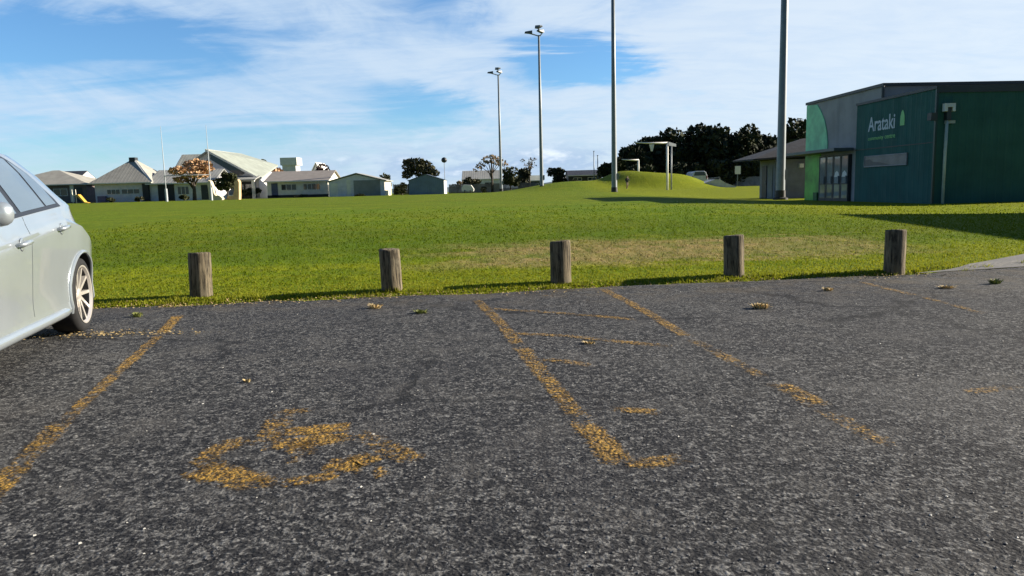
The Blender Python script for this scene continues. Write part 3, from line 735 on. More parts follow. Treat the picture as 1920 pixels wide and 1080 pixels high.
mr.add(vs, fs); mr.tube([(.80, -2.055, .995), (.90, -2.055, 1.005)], .028, 8)
for o in both(mr, 'mirror', M_PAINT): MB().box(-.001, .001, 0, .001, 0, .001) if False else None
# wheels
def wheel(x_, yc, s_):
    t = MB(); t.lathe([(.235, -.105), (.27, -.112), (.303, -.10), (.316, -.07), (.318, 0), (.316, .07), (.303, .10), (.27, .112), (.238, .105), (.228, .08), (.228, -.08)], 'X', 56)
    t.v = [(a*s_, b, c) for a, b, c in t.v]
    wh = t.build('wheel', M_RUBBER, CAR, True); wh.location = (x_, yc, WZ)
    r_ = MB(); r_.lathe([(.240, .103), (.247, .112), (.235, .110), (.224, .090)], 'X', 56); r_.lathe([(.224, .090), (.214, .05), (.212, -.09)], 'X', 56, mi=1)  # inner barrel coloured dark to paint shade into the gaps between spokes
    for k in range(10):
        a = k*2*math.pi/10; ca, sa = math.cos(a), math.sin(a)
        def P(rr, tt, xx): return (xx, rr*ca-tt*sa, rr*sa+tt*ca)
        v_ = [P(.045, -.016, .070), P(.045, .016, .070), P(.226, .012, .092), P(.226, -.012, .092), P(.045, -.018, .036), P(.045, .018, .036), P(.226, .015, .05), P(.226, -.015, .05)]
        r_.add(v_, [(0, 1, 2, 3), (7, 6, 5, 4), (0, 4, 5, 1), (1, 5, 6, 2), (2, 6, 7, 3), (3, 7, 4, 0)])
    r_.v = [(a*s_, b, c) for a, b, c in r_.v]; r_.build('rim', [M_RIM, M_TRIM], wh, True).data.set_sharp_from_angle(angle=R(35))
    h = MB(); h.lathe([(0, .080), (.034, .078), (.058, .068), (.060, .03), (0, .03)], 'X', 24); h.v = [(a*s_, b, c) for a, b, c in h.v]; h.build('hub', M_RIM, wh, True)
    d_ = MB(); d_.lathe([(0, .012), (.17, .012), (.17, -.012), (.208, -.02), (.208, -.04), (0, -.04)], 'X', 32); d_.v = [(a*s_, b, c) for a, b, c in d_.v]; d_.build('brake_disc', mat('brake_steel', (.03, .03, .03), .4, metal=.6), wh)
for yc in (0, -2.66):
    for s_ in (1, -1): wheel(s_*.752, yc, s_)

# ------------------------------------------------------------------ buildings: shared pieces
M_CREAM = mat('cream_wall', (0.76, 0.72, 0.62), 0.7, var=.08)
M_GREYW = mat('grey_wall', (0.66, 0.64, 0.67), 0.7, var=.1)
M_PALEW = mat('pale_wall', (0.66, 0.65, 0.68), 0.7, var=.1)
M_GLASS = mat('window_glass', (0.02, 0.03, 0.045), 0.06, spec=0.8, var=.1)
M_FASC = mat('dark_fascia', (0.03, 0.035, 0.04), 0.5)
M_STEEL = mat('galvanised_steel', (0.20, 0.225, 0.245), 0.5, metal=0.25, var=.1, vscale=3)
M_ROOF_TAN = ribbed('tan_roof', (0.35, 0.335, 0.295), 'X', 0.5, .4, 0.7)
M_ROOF_GREY = ribbed('grey_roof', (0.33, 0.33, 0.31), 'X', 0.5, .4, 0.6)
M_ROOF_PALE = ribbed('pale_roof', (0.30, 0.325, 0.285), 'Y', 0.5, .4, 0.6)
M_ROOF_DARK = ribbed('dark_roof', (0.05, 0.055, 0.07), 'X', 0.5, .3, 0.6)

def window(parent, x, z, w_, h_, y=0.0, mull=1, name='window', m=None, face='y'):
    """frame (part) with its pane (sub-part), proud of a wall facing -y (or +x)"""
    f = MB(); t = .07
    def bx(a0, a1, d0, d1, b0, b1, mb):
        if face == 'y': mb.box(a0, a1, y-d1, y-d0, b0, b1)
        else: mb.box(y+d0, y+d1, a0, a1, b0, b1)
    bx(x, x+w_, .003, .06, z, z+t, f); bx(x, x+w_, .003, .06, z+h_-t, z+h_, f)
    bx(x, x+t, .003, .06, z+t, z+h_-t, f); bx(x+w_-t, x+w_, .003, .06, z+t, z+h_-t, f)
    for k in range(1, mull+1):
        c = x + w_*k/(mull+1); bx(c-t/2, c+t/2, .003, .06, z+t, z+h_-t, f)
    o = f.build(name, m or M_WHITE, parent)
    p = MB(); bx(x+t*.5, x+w_-t*.5, .004, .03, z+t*.5, z+h_-t*.5, p); p.build('pane', M_GLASS, o)
    return o
def door(parent, x, w_, h_, y=0.0, m=None):
    d_ = MB().box(x, x+w_, y-.05, y-.003, .02, h_).build('door', m or M_FASC, parent)
    MB().box(x+w_*.8, x+w_*.88, y-.10, y-.052, h_*.47, h_*.5).build('handle', M_STEEL, d_)
    return d_
def gable_x(parent, x0, x1, y0, y1, eave, ridge, over, m_roof, th=.12, name='roof'):
    """roof with its ridge along x"""
    ym = (y0+y1)/2; dz = (ridge-eave)/(ym-y0)*over
    mb = MB()
    pr = [(x0-over*.6, y0-over, eave-dz), (x0-over*.6, ym, ridge), (x0-over*.6, y1+over, eave-dz)]
    pr += [(a, b, c+th) for a, b, c in pr[::-1]]
    mb.prism(pr, (x1-x0+over*1.2, 0, 0)); o = mb.build(name, m_roof, parent)
    MB().box(x0-over*.6+.003, x1+over*.6-.003, y0-over-.10, y0-over-.004, eave-dz-.04, eave-dz+.12).build('gutter', M_WHITE, o)
    return o
def gable_y(parent, x0, x1, y0, y1, eave, ridge, over, m_roof, th=.12, name='roof'):
    xm = (x0+x1)/2; dz = (ridge-eave)/(xm-x0)*over
    pr = [(x0-over, y0-over*.6, eave-dz), (xm, y0-over*.6, ridge), (x1+over, y0-over*.6, eave-dz)]
    pr += [(a, b, c+th) for a, b, c in pr[::-1]]
    return MB().prism(pr, (0, y1-y0+over*1.2, 0)).build(name, m_roof, parent)
def hip(parent, x0, x1, y0, y1, eave, ridge, over, m_roof, inset=None, name='roof'):
    X0, X1, Y0, Y1 = x0-over, x1+over, y0-over, y1+over; ym = (Y0+Y1)/2; h_ = (Y1-Y0)/2 if inset is None else inset
    v = [(X0, Y0, eave), (X1, Y0, eave), (X1, Y1, eave), (X0, Y1, eave), (X0, Y0, eave+.14), (X1, Y0, eave+.14), (X1, Y1, eave+.14), (X0, Y1, eave+.14), (X0+h_, ym, ridge), (X1-h_, ym, ridge)]
    f = [(0, 3, 2, 1), (0, 1, 5, 4), (1, 2, 6, 5), (2, 3, 7, 6), (3, 0, 4, 7), (4, 5, 9, 8), (5, 6, 9), (6, 7, 8, 9), (7, 4, 8)]
    mb = MB(); mb.add(v, f)
    o = mb.build(name, m_roof, parent)
    MB().box(X0, X1, Y0-.10, Y0-.004, eave+.01, eave+.15).build('gutter', M_WHITE, o)
    return o
def walls_x(parent, x0, x1, y0, y1, eave, ridge, m, name='wall'):
    """walls with gable ends at x0 and x1"""
    ym = (y0+y1)/2
    return MB().prism([(x0, y0, -.6), (x0, y1, -.6), (x0, y1, eave), (x0, ym, ridge), (x0, y0, eave)], (x1-x0, 0, 0)).build(name, m, parent)
def walls_y(parent, x0, x1, y0, y1, eave, ridge, m, name='wall'):
    xm = (x0+x1)/2
    return MB().prism([(x0, y0, -.6), (x1, y0, -.6), (x1, y0, eave), (xm, y0, ridge), (x0, y0, eave)], (0, y1-y0, 0)).build(name, m, parent)
def site(name, label, cat, px, base, Y, rz=0.0, group=None):
    """an Empty whose ground line shows at pixel row `base` at distance Y"""
    p = at(px, base, Y)
    return empty(name, (p.x, Y, p.z), rz, label, cat, group), Y/F

# ------------------------------------------------------------------ the sports-ground buildings on the left
HOUSES = 'low buildings along the far edge of the field'
# low hip-roofed building behind the car
e, k = site('school_building', 'tan hip-roofed building half hidden behind the silver car, yellow slide in front', 'building', 40, 381, 112, 0, HOUSES)
walls_x(e, -4, 124*k, 0, 9, 2.55, 2.55, mat('brown_wall', (.16, .13, .125), .8))
hip(e, -4, 124*k, 0, 9, 2.5, 4.9, .5, M_ROOF_TAN, inset=7.0)
window(e, 62*k, .9, 26*k, 1.1, 0, 1); window(e, 20*k, .9, 26*k, 1.1, 0, 1); door(e, 103*k, 1.0, 2.1)
MB().box(93*k, 100*k, -.08, -.003, 0, 2.5).build('pillar', M_CREAM, e)
# dark roofed gable building further back
e, k = site('house', 'dark roofed house with white gable end behind the tan hip roof by the car', 'house', 100, 375, 150, 0, HOUSES)
walls_x(e, 0, 50*k, 0, 7, 3.9, 5.6, M_WHITE); gable_x(e, 0, 48*k, 0, 7, 3.95, 5.65, .3, M_ROOF_DARK)
window(e, 1, 1.2, 1.6, 1.2, 0, 1); window(e, 3.2, 1.2, 1.6, 1.2, 0, 1)
# pyramid roof
e, k = site('school_building', 'building with a tall tan pyramid roof and dark vent, left of the goal posts', 'building', 180, 378, 108, 0, HOUSES)
w_ = 102*k
walls_x(e, 0, w_, 0, w_, 2.5, 2.5, M_GREYW)
rf = hip(e, 0, w_, 0, w_, 2.45, 6.0, .6, M_ROOF_TAN, inset=(w_+1.2)/2-.35)
MB().box(w_/2-.45, w_/2+.45, w_/2-.45, w_/2+.45, 5.7, 6.35).build('vent', M_FASC, rf)
MB().prism([(w_+.52, -.55, 2.50), (w_+.66, -.50, 2.60), (w_/2+.2, w_/2, 6.05), (w_/2, w_/2-.1, 6.0)], (.05, -.04, .08)).build('ridge_cap', M_WHITE, rf)
window(e, 22*k, .95, 25*k, .75, 0, 2); window(e, 49*k, .95, 34*k, .75, 0, 2); 
MB().box(91*k, 102*k, -.5, -.003, -.1, 2.4).build('porch_wall', M_DARK, e)
MB().box(8*k, 22*k, -.7, -.1, -.1, .75).build('planter', mat('purple_grey', (.16, .13, .2), .8), e)
# long lower wing, running to the hall
e, k = site('school_building', 'long low grey wing behind the goal posts, left of the big pale hall', 'building', 282, 377, 108, 0, HOUSES)
walls_x(e, 0, 122*k, 0, 8, 2.55, 3.9, M_PALEW); gable_x(e, 0, 118*k, 0, 8, 2.6, 4.4, .5, M_ROOF_GREY)
MB().box(16*k, 46*k, -.06, -.003, -.1, 2.45).build('doorway', M_DARK, e)
window(e, 52*k, .8, 22*k, 1.2, 0, 2); door(e, 96*k, 1.0, 2.1)
# hall with two high skewed gables
def skew_hall(px, wpx, apex, eave_y, base, Y, depth, label, shown):
    e, k = site('school_hall', label, 'hall', px, base, Y, 0, HOUSES)
    H = (base-apex)*k; E = (base-eave_y)*k; xm = wpx*0.0; xr = wpx*k; xl = -70*k
    MB().prism([(xl, 0, -.6), (xr, 0, -.6), (xr, 0, E-.05), (0, 0, H-.15), (xl, 0, E+.6)], (0, depth, 0)).build('wall', M_GREYW, e)
    # right slope: a skewed plane whose far edge stays high
    sl = [(-.25, -.8, H+.05), (xr+.5, -.8, E-.25), (xr-1.2, depth, E+2.3), (0.0, depth, H+.05)]
    rb = MB(); rb.add([Vector(p) for p in sl]+[Vector(p)+Vector((0, 0, .22)) for p in sl], [(3, 2, 1, 0), (4, 5, 6, 7), (0, 1, 5, 4), (1, 2, 6, 5), (2, 3, 7, 6), (3, 0, 4, 7)])
    r_ = rb.build('roof', M_ROOF_PALE, e)
    MB().prism([(-.25, -.88, H+.22), (xr+.5, -.88, E-.06), (xr+.5, -.88, E-.36), (-.25, -.88, H-.10)], (0, .06, 0)).build('barge_board', M_WHITE, r_)
    sl = [(.25, -.8, H), (xl-.5, -.8, E+.3), (xl-.5, depth, E+.3), (.25, depth, H)]
    rb = MB(); rb.add([Vector(p) for p in sl]+[Vector(p)+Vector((0, 0, .2)) for p in sl], [(0, 1, 2, 3), (7, 6, 5, 4), (4, 5, 1, 0), (5, 6, 2, 1), (6, 7, 3, 2), (7, 4, 0, 3)])
    rb.build('roof', M_ROOF_GREY, e)
    if shown:
        # blue-grey clerestory strip under the right slope, a verandah roof with posts below
        MB().prism([(0.1, -.04, H-.35), (xr*.72, -.04, E+(H-E)*.28-.35), (xr*.62, -.04, E+(H-E)*.28-1.05), (0.1, -.04, H-1.3)], (0, .036, 0)).build('clerestory', M_GLASS, e)
        vr = MB().prism([(xr*.18, -2.6, 2.75), (xr*.18, 0.0, 3.35), (xr*.18, 0.0, 3.5), (xr*.18, -2.6, 2.9)], (xr*.86, 0, 0)).build('verandah_roof', M_ROOF_GREY, e)
        for q in (.42, .985): MB().box(xr*q-.22, xr*q+.22, -2.5, -2.1, -.6, 2.75).build('post', M_CREAM, vr)
        MB().box(xr*.50, xr*.93, -.06, -.003, 0, 2.6).build('doorway', M_DARK, e)
        window(e, xr*.52, .7, xr*.15, 1.5, -.06, 2); window(e, xr*.72, .7, xr*.15, 1.5, -.06, 2)
    return e
e, k = site('school_hall', 'shorter pale-roofed hall whose ridge shows above the orange-brown tree', 'hall', 326, 374, 126, 0, HOUSES)
walls_x(e, 0, 66*k, 0, 11, 3.6, 7.5, M_GREYW); gable_x(e, 0, 62*k, 0, 11, 3.7, 7.6, .5, ribbed('cream_roof', (.42, .41, .35), 'X', .5, .3, .7))
MB().prism([(-.42, -.5, 3.35), (-.42, 5.5, 7.72), (-.42, 5.5, 7.30), (-.42, -.5, 2.9)], (.08, 0, 0)).build('barge_board', M_WHITE, e)
window(e, 8*k, 1.0, 20*k, 1.3, 0, 2); window(e, 36*k, 1.0, 20*k, 1.3, 0, 2)
skew_hall(399, 88, 285, 337, 374, 116, 14, 'largest pale-roofed hall with a steep white-edged gable, right of the goal posts', True)
# cream classroom
e, k = site('classroom', 'long cream classroom with a low pinkish grey roof and a bright cream gable end', 'building', 502, 370, 112, 0, HOUSES)
w_ = 113*k
walls_x(e, 0, w_, 0, 8.5, 2.35, 3.75, M_CREAM); gable_x(e, 0, w_, 0, 8.5, 2.4, 3.8, .55, mat('pinkish_roof', (0.27, 0.24, 0.215), 0.8, var=.1))
window(e, 26*k, .95, 29*k, .95, 0, 2); window(e, 67*k, .95, 32*k, .95, 0, 3); door(e, 8*k, .95, 2.05, 0, mat('blue_door', (.06, .08, .16), .5))
MB().box(0, w_, -.05, -.003, -.3, .28).build('plinth', M_DARK, e)
# garage
e, k = site('garage', 'grey gable-fronted garage with a roller door and sunlit side coloured cream, beside the classroom', 'garage', 618, 370, 107, 0, HOUSES)
w_ = 103*k
walls_y(e, 0, w_, 0, 6, 2.15, 3.15, M_GREYW); gable_y(e, 0, w_, 0, 6, 2.2, 3.25, .35, M_ROOF_GREY)
MB().box(46*k, 95*k, -.05, -.003, 0, 2.3).build('roller_door', ribbed('roller', (.25, .26, .26), 'Z', .12, .4), e)
MB().box(33*k, 40*k, -.07, -.003, 0, 2.4).build('pilaster', M_CREAM, e); MB().box(2*k, 16*k, -.05, -.003, 0, 2.0).build('door', M_CREAM, e)
MB().box(w_+.003, w_+.05, .3, 5.7, 0, 2.1).build('sunlit_side', mat('sunlit_cream', (.72, .66, .48), .7, var=.05), e)  # paler skin on the sun side: sunlight put into its colour
# blue shed
e, k = site('shed', 'small blue-grey gabled shed with a sunlit side coloured white at the far field edge', 'shed', 767, 365, 106, 0, HOUSES)
w_ = 65*k
walls_y(e, 0, w_, 0, 4.6, 1.95, 2.75, ribbed('blue_cladding', (0.17, 0.22, 0.29), 'X', .3, .3), 'wall'); gable_y(e, 0, w_, 0, 4.6, 1.98, 2.78, .18, mat('blue_roof', (.10, .13, .18), .6), .06)
MB().box(w_+.003, w_+.06, .1, 4.5, 0, 1.9).build('sunlit_side', M_WHITE, e)  # white skin over the blue wall stands in for sunlight on it
# hidden behind: white block tower and small white gable
e, k = site('water_tower', 'white topped block tower behind the cream classroom roof', 'tower', 533, 372, 170)
MB().box(0, 25*k, 0, 3.4, -.6, 7.4).build('shaft', M_GREYW, e); MB().box(-.3, 25*k+.4, -.4, 3.9, 7.4, 9.1).build('cap', M_WHITE, e)
MB().box(9*k, 14*k, -.06, -.003, 2, 7.2).build('panel', M_WHITE, e)
e, k = site('house', 'tiny white gabled house front peeping over the classroom roof', 'house', 588, 372, 175, 0, HOUSES)
walls_y(e, 0, 16*k, 0, 8, 6.2, 8.0, M_GREYW); gable_y(e, 0, 16*k, 0, 8, 6.3, 8.1, .5, M_WHITE, .25)
MB().box(6*k, 11*k, -.06, -.003, .5, 6).build('pilaster', M_WHITE, e)
# houses right of the shed
def little_house(px, wpx, base, eave, ridge, Y, mw, mr, label, depth=7, xr=False):
    e, k = site('house', label, 'house', px, base, Y, 0, HOUSES); w_ = wpx*k
    walls_x(e, 0, w_, 0, depth, (base-eave)*k, (base-ridge)*k, mw); gable_x(e, 0, w_, 0, depth, (base-eave)*k+.04, (base-ridge)*k+.05, .3, mr)
    window(e, w_*.15, (base-eave)*k*.35, w_*.25, (base-eave)*k*.4, 0, 1); window(e, w_*.58, (base-eave)*k*.35, w_*.25, (base-eave)*k*.4, 0, 1)
    return e
little_house(868, 70, 361, 337, 322, 165, M_PALEW, M_ROOF_GREY, 'pale house with a blue-grey roof behind the shortest floodlight mast')
little_house(972, 46, 357, 340, 331, 150, M_FASC, M_ROOF_PALE, 'dark walled house with a pale roof between the two farthest masts')
little_house(1066, 62, 345, 330, 321, 150, M_DARK, M_ROOF_DARK, 'dark low house at the left foot of the grass mound')
little_house(1042, 42, 347, 336, 331, 160, M_CREAM, M_ROOF_GREY, 'pale low house left of the dark house by the mound')

# grey paling fences
def fence(px0, px1, base, top, Y, m, label):
    e, k = site('fence', label, 'fence', px0, base, Y); w_ = (px1-px0)*k; h_ = (base-top)*k; mb = MB(); r = random.Random(px0); x_ = 0
    while x_ < w_: mb.box(x_, x_+.14, 0, .03, -.5, h_*r.uniform(.96, 1.0)); x_ += .155
    mb.build('paling', m, e)
    x_ = 0
    while x_ <= w_: MB().box(x_, x_+.1, .032, .13, -.5, h_*1.02).build('post', m, e); x_ += max(2.4, w_/8)
M_FENCE = mat('grey_fence', (0.17, 0.16, 0.145), 0.85, var=.25, vscale=.8)
fence(842, 1004, 363, 346, 128, M_FENCE, 'grey paling fence behind the farthest masts, right of the blue shed')
fence(738, 768, 367, 346, 122, mat('black_fence', (.035, .035, .035), .8), 'short dark fence between the garage and the blue shed')
fence(1330, 1424, 351, 333, 118, mat('pale_fence', (0.30, 0.28, 0.29), .85, var=.25), 'pale grey fence under the dark pines, left of the small grey block')

# ------------------------------------------------------------------ rugby posts, masts, mound frames
M_POSTW = mat('aged_white_paint', (.40, .43, .46), .6, var=.08)
def rugby_posts(px0, px1, base, top, Y):
    a = at(px0, base, Y); b = at(px1, base-2, Y); h_ = at(px0, top, Y).z - a.z
    e = empty('goal_posts', (a.x, Y, a.z), 0, 'tall white rugby goal posts with a crossbar at the far left of the field', 'goal posts')
    wd = b.x-a.x
    for x_, n in ((0, 1), (wd, 2)):
        p = MB().tube([(x_, 0, -.3), (x_, 0, 3.2), (x_, 0, h_)], [.065, .055, .022], 10).build('post', M_POSTW, e, True)
        MB().lathe([(.0, -.2), (.15, -.2), (.15, 1.5), (.0, 1.5)], n=14, c=(x_, 0, 0)).build('pad', M_POSTW, p)
    MB().tube([(0, 0, 3.0), (wd, 0, 3.0)], .045, 8).build('crossbar', M_POSTW, e, True)
rugby_posts(313, 397, 378, 236, 88)

def mast(px, base, Y, top_px, lean_heads, label, h_=None, r0=.24, r1=.13):
    b = at(px, base, Y); e = empty('floodlight_mast', (b.x, Y, b.z), 0, label, 'floodlight mast', 'floodlight masts round the field')
    H = h_ or (at(top_px[0], top_px[1], Y).z - b.z)
    MB().tube([(0, 0, -.5), (0, 0, .4), (0, 0, H*.5), (0, 0, H)], [r0*1.05, r0, (r0+r1)*.5, r1], 16).build('pole', M_STEEL, e, True)
    MB().lathe([(0, -.3), (r0*1.7, -.3), (r0*1.7, .05), (r0*1.15, .12), (r0*1.12, .5), (r0, .52)], n=16).build('base_plinth', M_DARK, e)
    MB().box(r0*.5, r0+.12, -.14, .14, 1.2, 1.75).build('access_hatch', M_STEEL, e)
    br = MB().tube([(.05, .1, H-.15), (.55, -.3, H+.35), (-.1, -.5, H+.62)], .07, 8)
    br.tube([(0, 0, H-.1), (-.7, 0, H+.12), (-1.35, 0, H+.30)], .07, 8); br.build('bracket', M_STEEL, e)
    for (x_, y_, z_, rz) in ((-1.05, -.1, H+.25, 0), (.25, -.4, H+.30, .9), (-.1, -.62, H+.75, 2.2)):
        q = MB(); ca, sa = math.cos(rz), math.sin(rz)
        pr = [(-.62, -.22, 0), (.28, -.28, -.10), (.28, .28, -.10), (-.62, .22, 0), (-.55, -.16, .16), (.28, -.2, .26), (.28, .2, .26), (-.55, .16, .16)]
        q.add([(x_+ca*a-sa*b_, y_+sa*a+ca*b_, z_+c) for a, b_, c in pr], [(0, 3, 2, 1), (4, 5, 6, 7), (0, 1, 5, 4), (1, 2, 6, 5), (2, 3, 7, 6), (3, 0, 4, 7)])
        q.build('lamp_head', mat('lamp_grey', (.10, .12, .14), .5), e)
    return e
mast(1463, 373, 45, None, 0, 'nearest floodlight mast, thick grey pole in front of the small grey block', 19.5, .26, .16)
mast(1152, 362, 67, None, 0, 'floodlight mast rising out of the picture left of the white frame on the mound', 19.5, .25, .15)
mast(1016, 356, 90, (1010, 66), 0, 'floodlight mast with its lamp heads in view, taller of the two seen whole', None, .24, .12)
mast(940, 360, 118, (932, 140), 0, 'shorter farther floodlight mast with lamp heads, behind the left side of the mound', None, .24, .12)

def gantry(px_post, px_end, base, top, Y, label, r, extra=True):
    a = at(px_post, base, Y); b = at(px_end, top, Y); h_ = at(px_post, top, Y).z - a.z; w_ = a.x-b.x
    e = empty('steel_frame', (a.x, Y, a.z), 0, label, 'frame')
    MB().tube([(0, 0, -.4), (0, 0, h_)], r, 12).build('post', M_WHITE, e, True)
    MB().tube([(-w_, 0, h_+.12), (-w_*.5, 0, h_+.02), (r*.5, 0, h_)], [r*.45, r*.7, r*.9], 10).build('beam', M_WHITE, e, True)
    if extra:
        MB().prism([(-w_*.55, -.05, h_-r), (-w_*.40, -.05, h_-r), (-w_*.45, -.05, h_-.75), (-w_*.5, -.05, h_-.75)], (0, .1, 0)).build('backboard', M_WHITE, e)
        MB().tube([(.5, .5, -.4), (.5, .5, h_*.97)], r*.7, 8).build('stay', M_STEEL, e, True)
        MB().prism([(.1, -.1, h_+.1), (.9, .3, h_-.1), (.9, .3, h_-.35), (.1, -.1, h_-.25)], (.05, .2, 0)).build('end_plate', M_STEEL, e)
    return e
gantry(1251, 1190, 359, 268, 72, 'tall white steel frame with a long arm, standing in front of the grass mound', .105)
gantry(1197, 1166, 332, 300, 96, 'small grey frame with an arm on top of the grass mound', .12, False)
def thin_pole(px, base, top, Y, label, r=.09, m=None, ball=False):
    a = at(px, base, Y); h_ = at(px, top, Y).z-a.z
    e = empty('pole', (a.x, Y, a.z), 0, label, 'pole')
    MB().tube([(0, 0, -1), (0, 0, h_)], [r, r*.7], 8).build('shaft', m or M_STEEL, e, True)
    if ball: MB().lathe([(0, -.5), (.38, -.34), (.52, 0), (.38, .34), (0, .5)], n=12, c=(0, 0, h_)).build('top_ball', M_FASC, e, True)
    else: MB().lathe([(0, h_), (r*1.5, h_), (r*1.5, h_+.08), (0, h_+.1)], n=8).build('cap', M_FASC, e)
thin_pole(1114, 342, 284, 120, 'taller grey pole of the pair left of the mound')
thin_pole(1121, 342, 292, 124, 'shorter grey pole of the pair left of the mound')
thin_pole(835, 362, 300, 130, 'thin pole with a dark ball top above the brown shrubs', .06, None, True)
thin_pole(1364, 345, 242, 150, 'slender pole with a dark ball top rising above the pines', .09, M_FASC, True)

# ------------------------------------------------------------------ community building on the right
B0 = at(1747, 384, 31)
CB = empty('community_building', (B0.x, 31, B0.z), R(3.6), 'dark green and grey community hall with white lettering and a leaf on its side wall', 'building')
kB = 31/F
GH = (384-163)*kB-.22; GREYH = GH+.66
M_GREEN = ribbed('green_cladding', (0.038, 0.112, 0.100), 'XY', 0.34, .28, 0.6)
M_GREYC = ribbed('grey_cladding', (0.300, 0.285, 0.285), 'XY', 1.4, .25, 0.5)
def side_corner(px):
    r = ray(px, 200); c, s_ = math.cos(CB.rotation_euler.z), math.sin(CB.rotation_euler.z)
    o = Vector((0, 0, CAM_H)) - Vector(CB.location); n = Vector((c, s_, 0)); t = -o.dot(n)/r.dot(n); p = o + r*t
    return -p.x*s_ + p.y*c
LY = 6.2                                                            # the green box's length along the field
MB().box(0, 12, 0, LY, -.7, GH).build('wall', M_GREEN, CB)
MB().box(.10, 12, LY+.003, 11.75, -.7, GREYH).build('wall', M_GREYC, CB)
UY = side_corner(1652)
MB().box(.10, 12, UY, LY, GH+.12, GREYH).build('upper_wall', M_GREYC, CB)
rf = MB().box(-.05, 12.1, -.05, LY+.02, GH+.003, GH+.12).build('roof', M_FASC, CB)
rf = MB().box(.02, 12.1, UY-.08, 11.83, GREYH+.003, GREYH+.14).build('roof', M_FASC, CB)
MB().box(-.02, 12.1, -.058, -.052, GH-.16, GH+.12).build('fascia', M_FASC, rf)
for yy in (.004,): MB().box(-.03, .06, -.03, .06, -.5, GH).build('corner_flashing', mat('green_flashing', (.010, .040, .036), .4), CB)
MB().tube([(.02, UY-.09, GH+.12), (.02, UY-.09, GREYH)], .07, 8).build('downpipe', M_FASC, CB)
MB().box(-.02, -.004, 0.05, LY, 2.55, 2.585).build('joint', M_FASC, CB)
# louvre strip window on the side wall
def side_quad(px, py): # a photo pixel on the wall plane x_local = 0 -> (y_local, z_local)
    r = ray(px, py); c, s_ = math.cos(CB.rotation_euler.z), math.sin(CB.rotation_euler.z)
    o = Vector((0, 0, CAM_H)) - Vector(CB.location)
    n = Vector((c, s_, 0)); t = -o.dot(n)/r.dot(n); p = o + r*t
    return -p.x*s_ + p.y*c, p.z
ya, za = side_quad(1703, 286); yb, zb_ = side_quad(1622, 312); _, zc = side_quad(1703, 309)
wz0, wz1 = zc, za
lw = MB(); t = .05
lw.box(-.07, -.004, ya, yb, wz0, wz0+t); lw.box(-.07, -.004, ya, yb, wz1-t, wz1); lw.box(-.07, -.004, ya, ya+t, wz0+t, wz1-t); lw.box(-.07, -.004, yb-t, yb, wz0+t, wz1-t)
wf = lw.build('window', mat('grey_frame', (.20, .20, .22), .5), CB)
MB().box(-.05, -.006, ya+.03, yb-.03, wz0+.03, wz1-.03).build('pane', mat('obscure_glass', (.135, .135, .145), .35, var=.2), wf)
sil = [(ya+(yb-ya)*a, wz0+(wz1-wz0)*b_) for a, b_ in ((.98, .1), (.97, .62), (.86, .70), (.78, .45), (.62, .38), (.45, .2), (.30, .12))]
MB().prism([(-.053, a, b_) for a, b_ in sil], (.002, 0, 0)).build('dark_print', mat('print_grey', (.075, .078, .085), .5), wf)
# glass entrance doors under a canopy
da, _ = side_quad(1592, 330); db, _ = side_quad(1537, 330); dz = 2.42
MB().box(-.0, .099, da-.05, db+.05, 0, dz).build('entrance_recess', M_DARK, CB)
nd = 4; dw = (db-da)/nd
M_DGLASS = mat('door_glass', (0.22, 0.24, 0.25), 0.05, spec=.9, var=.3, vscale=.8)
for i in range(nd):
    f = MB(); y0_, y1_ = da+i*dw+.01, da+(i+1)*dw-.01; t = .075
    f.box(-.06, -.004, y0_, y0_+t, .02, dz); f.box(-.06, -.004, y1_-t, y1_, .02, dz)
    f.box(-.06, -.004, y0_+t, y1_-t, .02, .22); f.box(-.06, -.004, y0_+t, y1_-t, dz-t, dz); f.box(-.06, -.004, y0_+t, y1_-t, .92, .98)
    dr = f.build('door', M_FASC, CB)
    MB().box(-.04, -.01, y0_+t*.6, y1_-t*.6, .1, dz-.03).build('pane', M_DGLASS, dr)
    MB().box(-.13, -.062, y0_+.09, y0_+.13, .95, 1.35).build('handle', M_STEEL, dr)
    if i < 2: MB().prism([(-.043, y0_+t+.05, 1.30), (-.043, y1_-t-.02, 1.30), (-.043, y1_-t-.12, 1.52), (-.043, (y0_+y1_)/2, 1.62), (-.043, y0_+t+.12, 1.50)], (.002, 0, 0)).build('poster', M_WHITE, dr)
MB().box(-1.0, -.0, da-.35, 11.9, dz+.16, dz+.30).build('canopy', mat('canopy_grey', (.10, .115, .12), .5), CB)
MB().box(-.25, .09, da-.3, db+.3, -.35, .02).build('door_step', M_CONC, CB)
# bright green corner panel with a swept edge
g0, gz0 = side_quad(1509, 372); g1, _ = side_quad(1534, 372)
g1 = min(g1, 11.6); g0 = 11.76
pts = [(g0, 0), (g1, 0), (g1, dz+.16)]
up_ = [(g1, dz+.32), (g1-.75, dz+.32), (g1-.74, dz+.7), (g1-.62, dz+1.3), (g1-.35, dz+1.9), (g1+.1, dz+2.45), (g1+.55, GREYH-.1), (g0, GREYH-.02), (g0, dz+.32)]
M_LIME = mat('lime_panel', (0.08, 0.36, 0.05), .5, var=.45, vscale=.9)
M_MINT = mat('mint_panel', (0.20, 0.60, 0.32), .5, var=.25, vscale=.9)
MB().prism([(.06, a, b_) for a, b_ in [(g0, -.5), (g1, -.5), (g1, dz+.155), (g0, dz+.155)]], (.037, 0, 0)).build('lime_panel', M_LIME, CB)
MB().prism([(.06, a, b_) for a, b_ in up_], (.037, 0, 0)).build('mint_panel', M_MINT, CB)
MB().box(-.1, .055, g1-.02, g1+.42, .05, .5).build('planter', mat('planter_green', (.02, .12, .03), .6), CB)
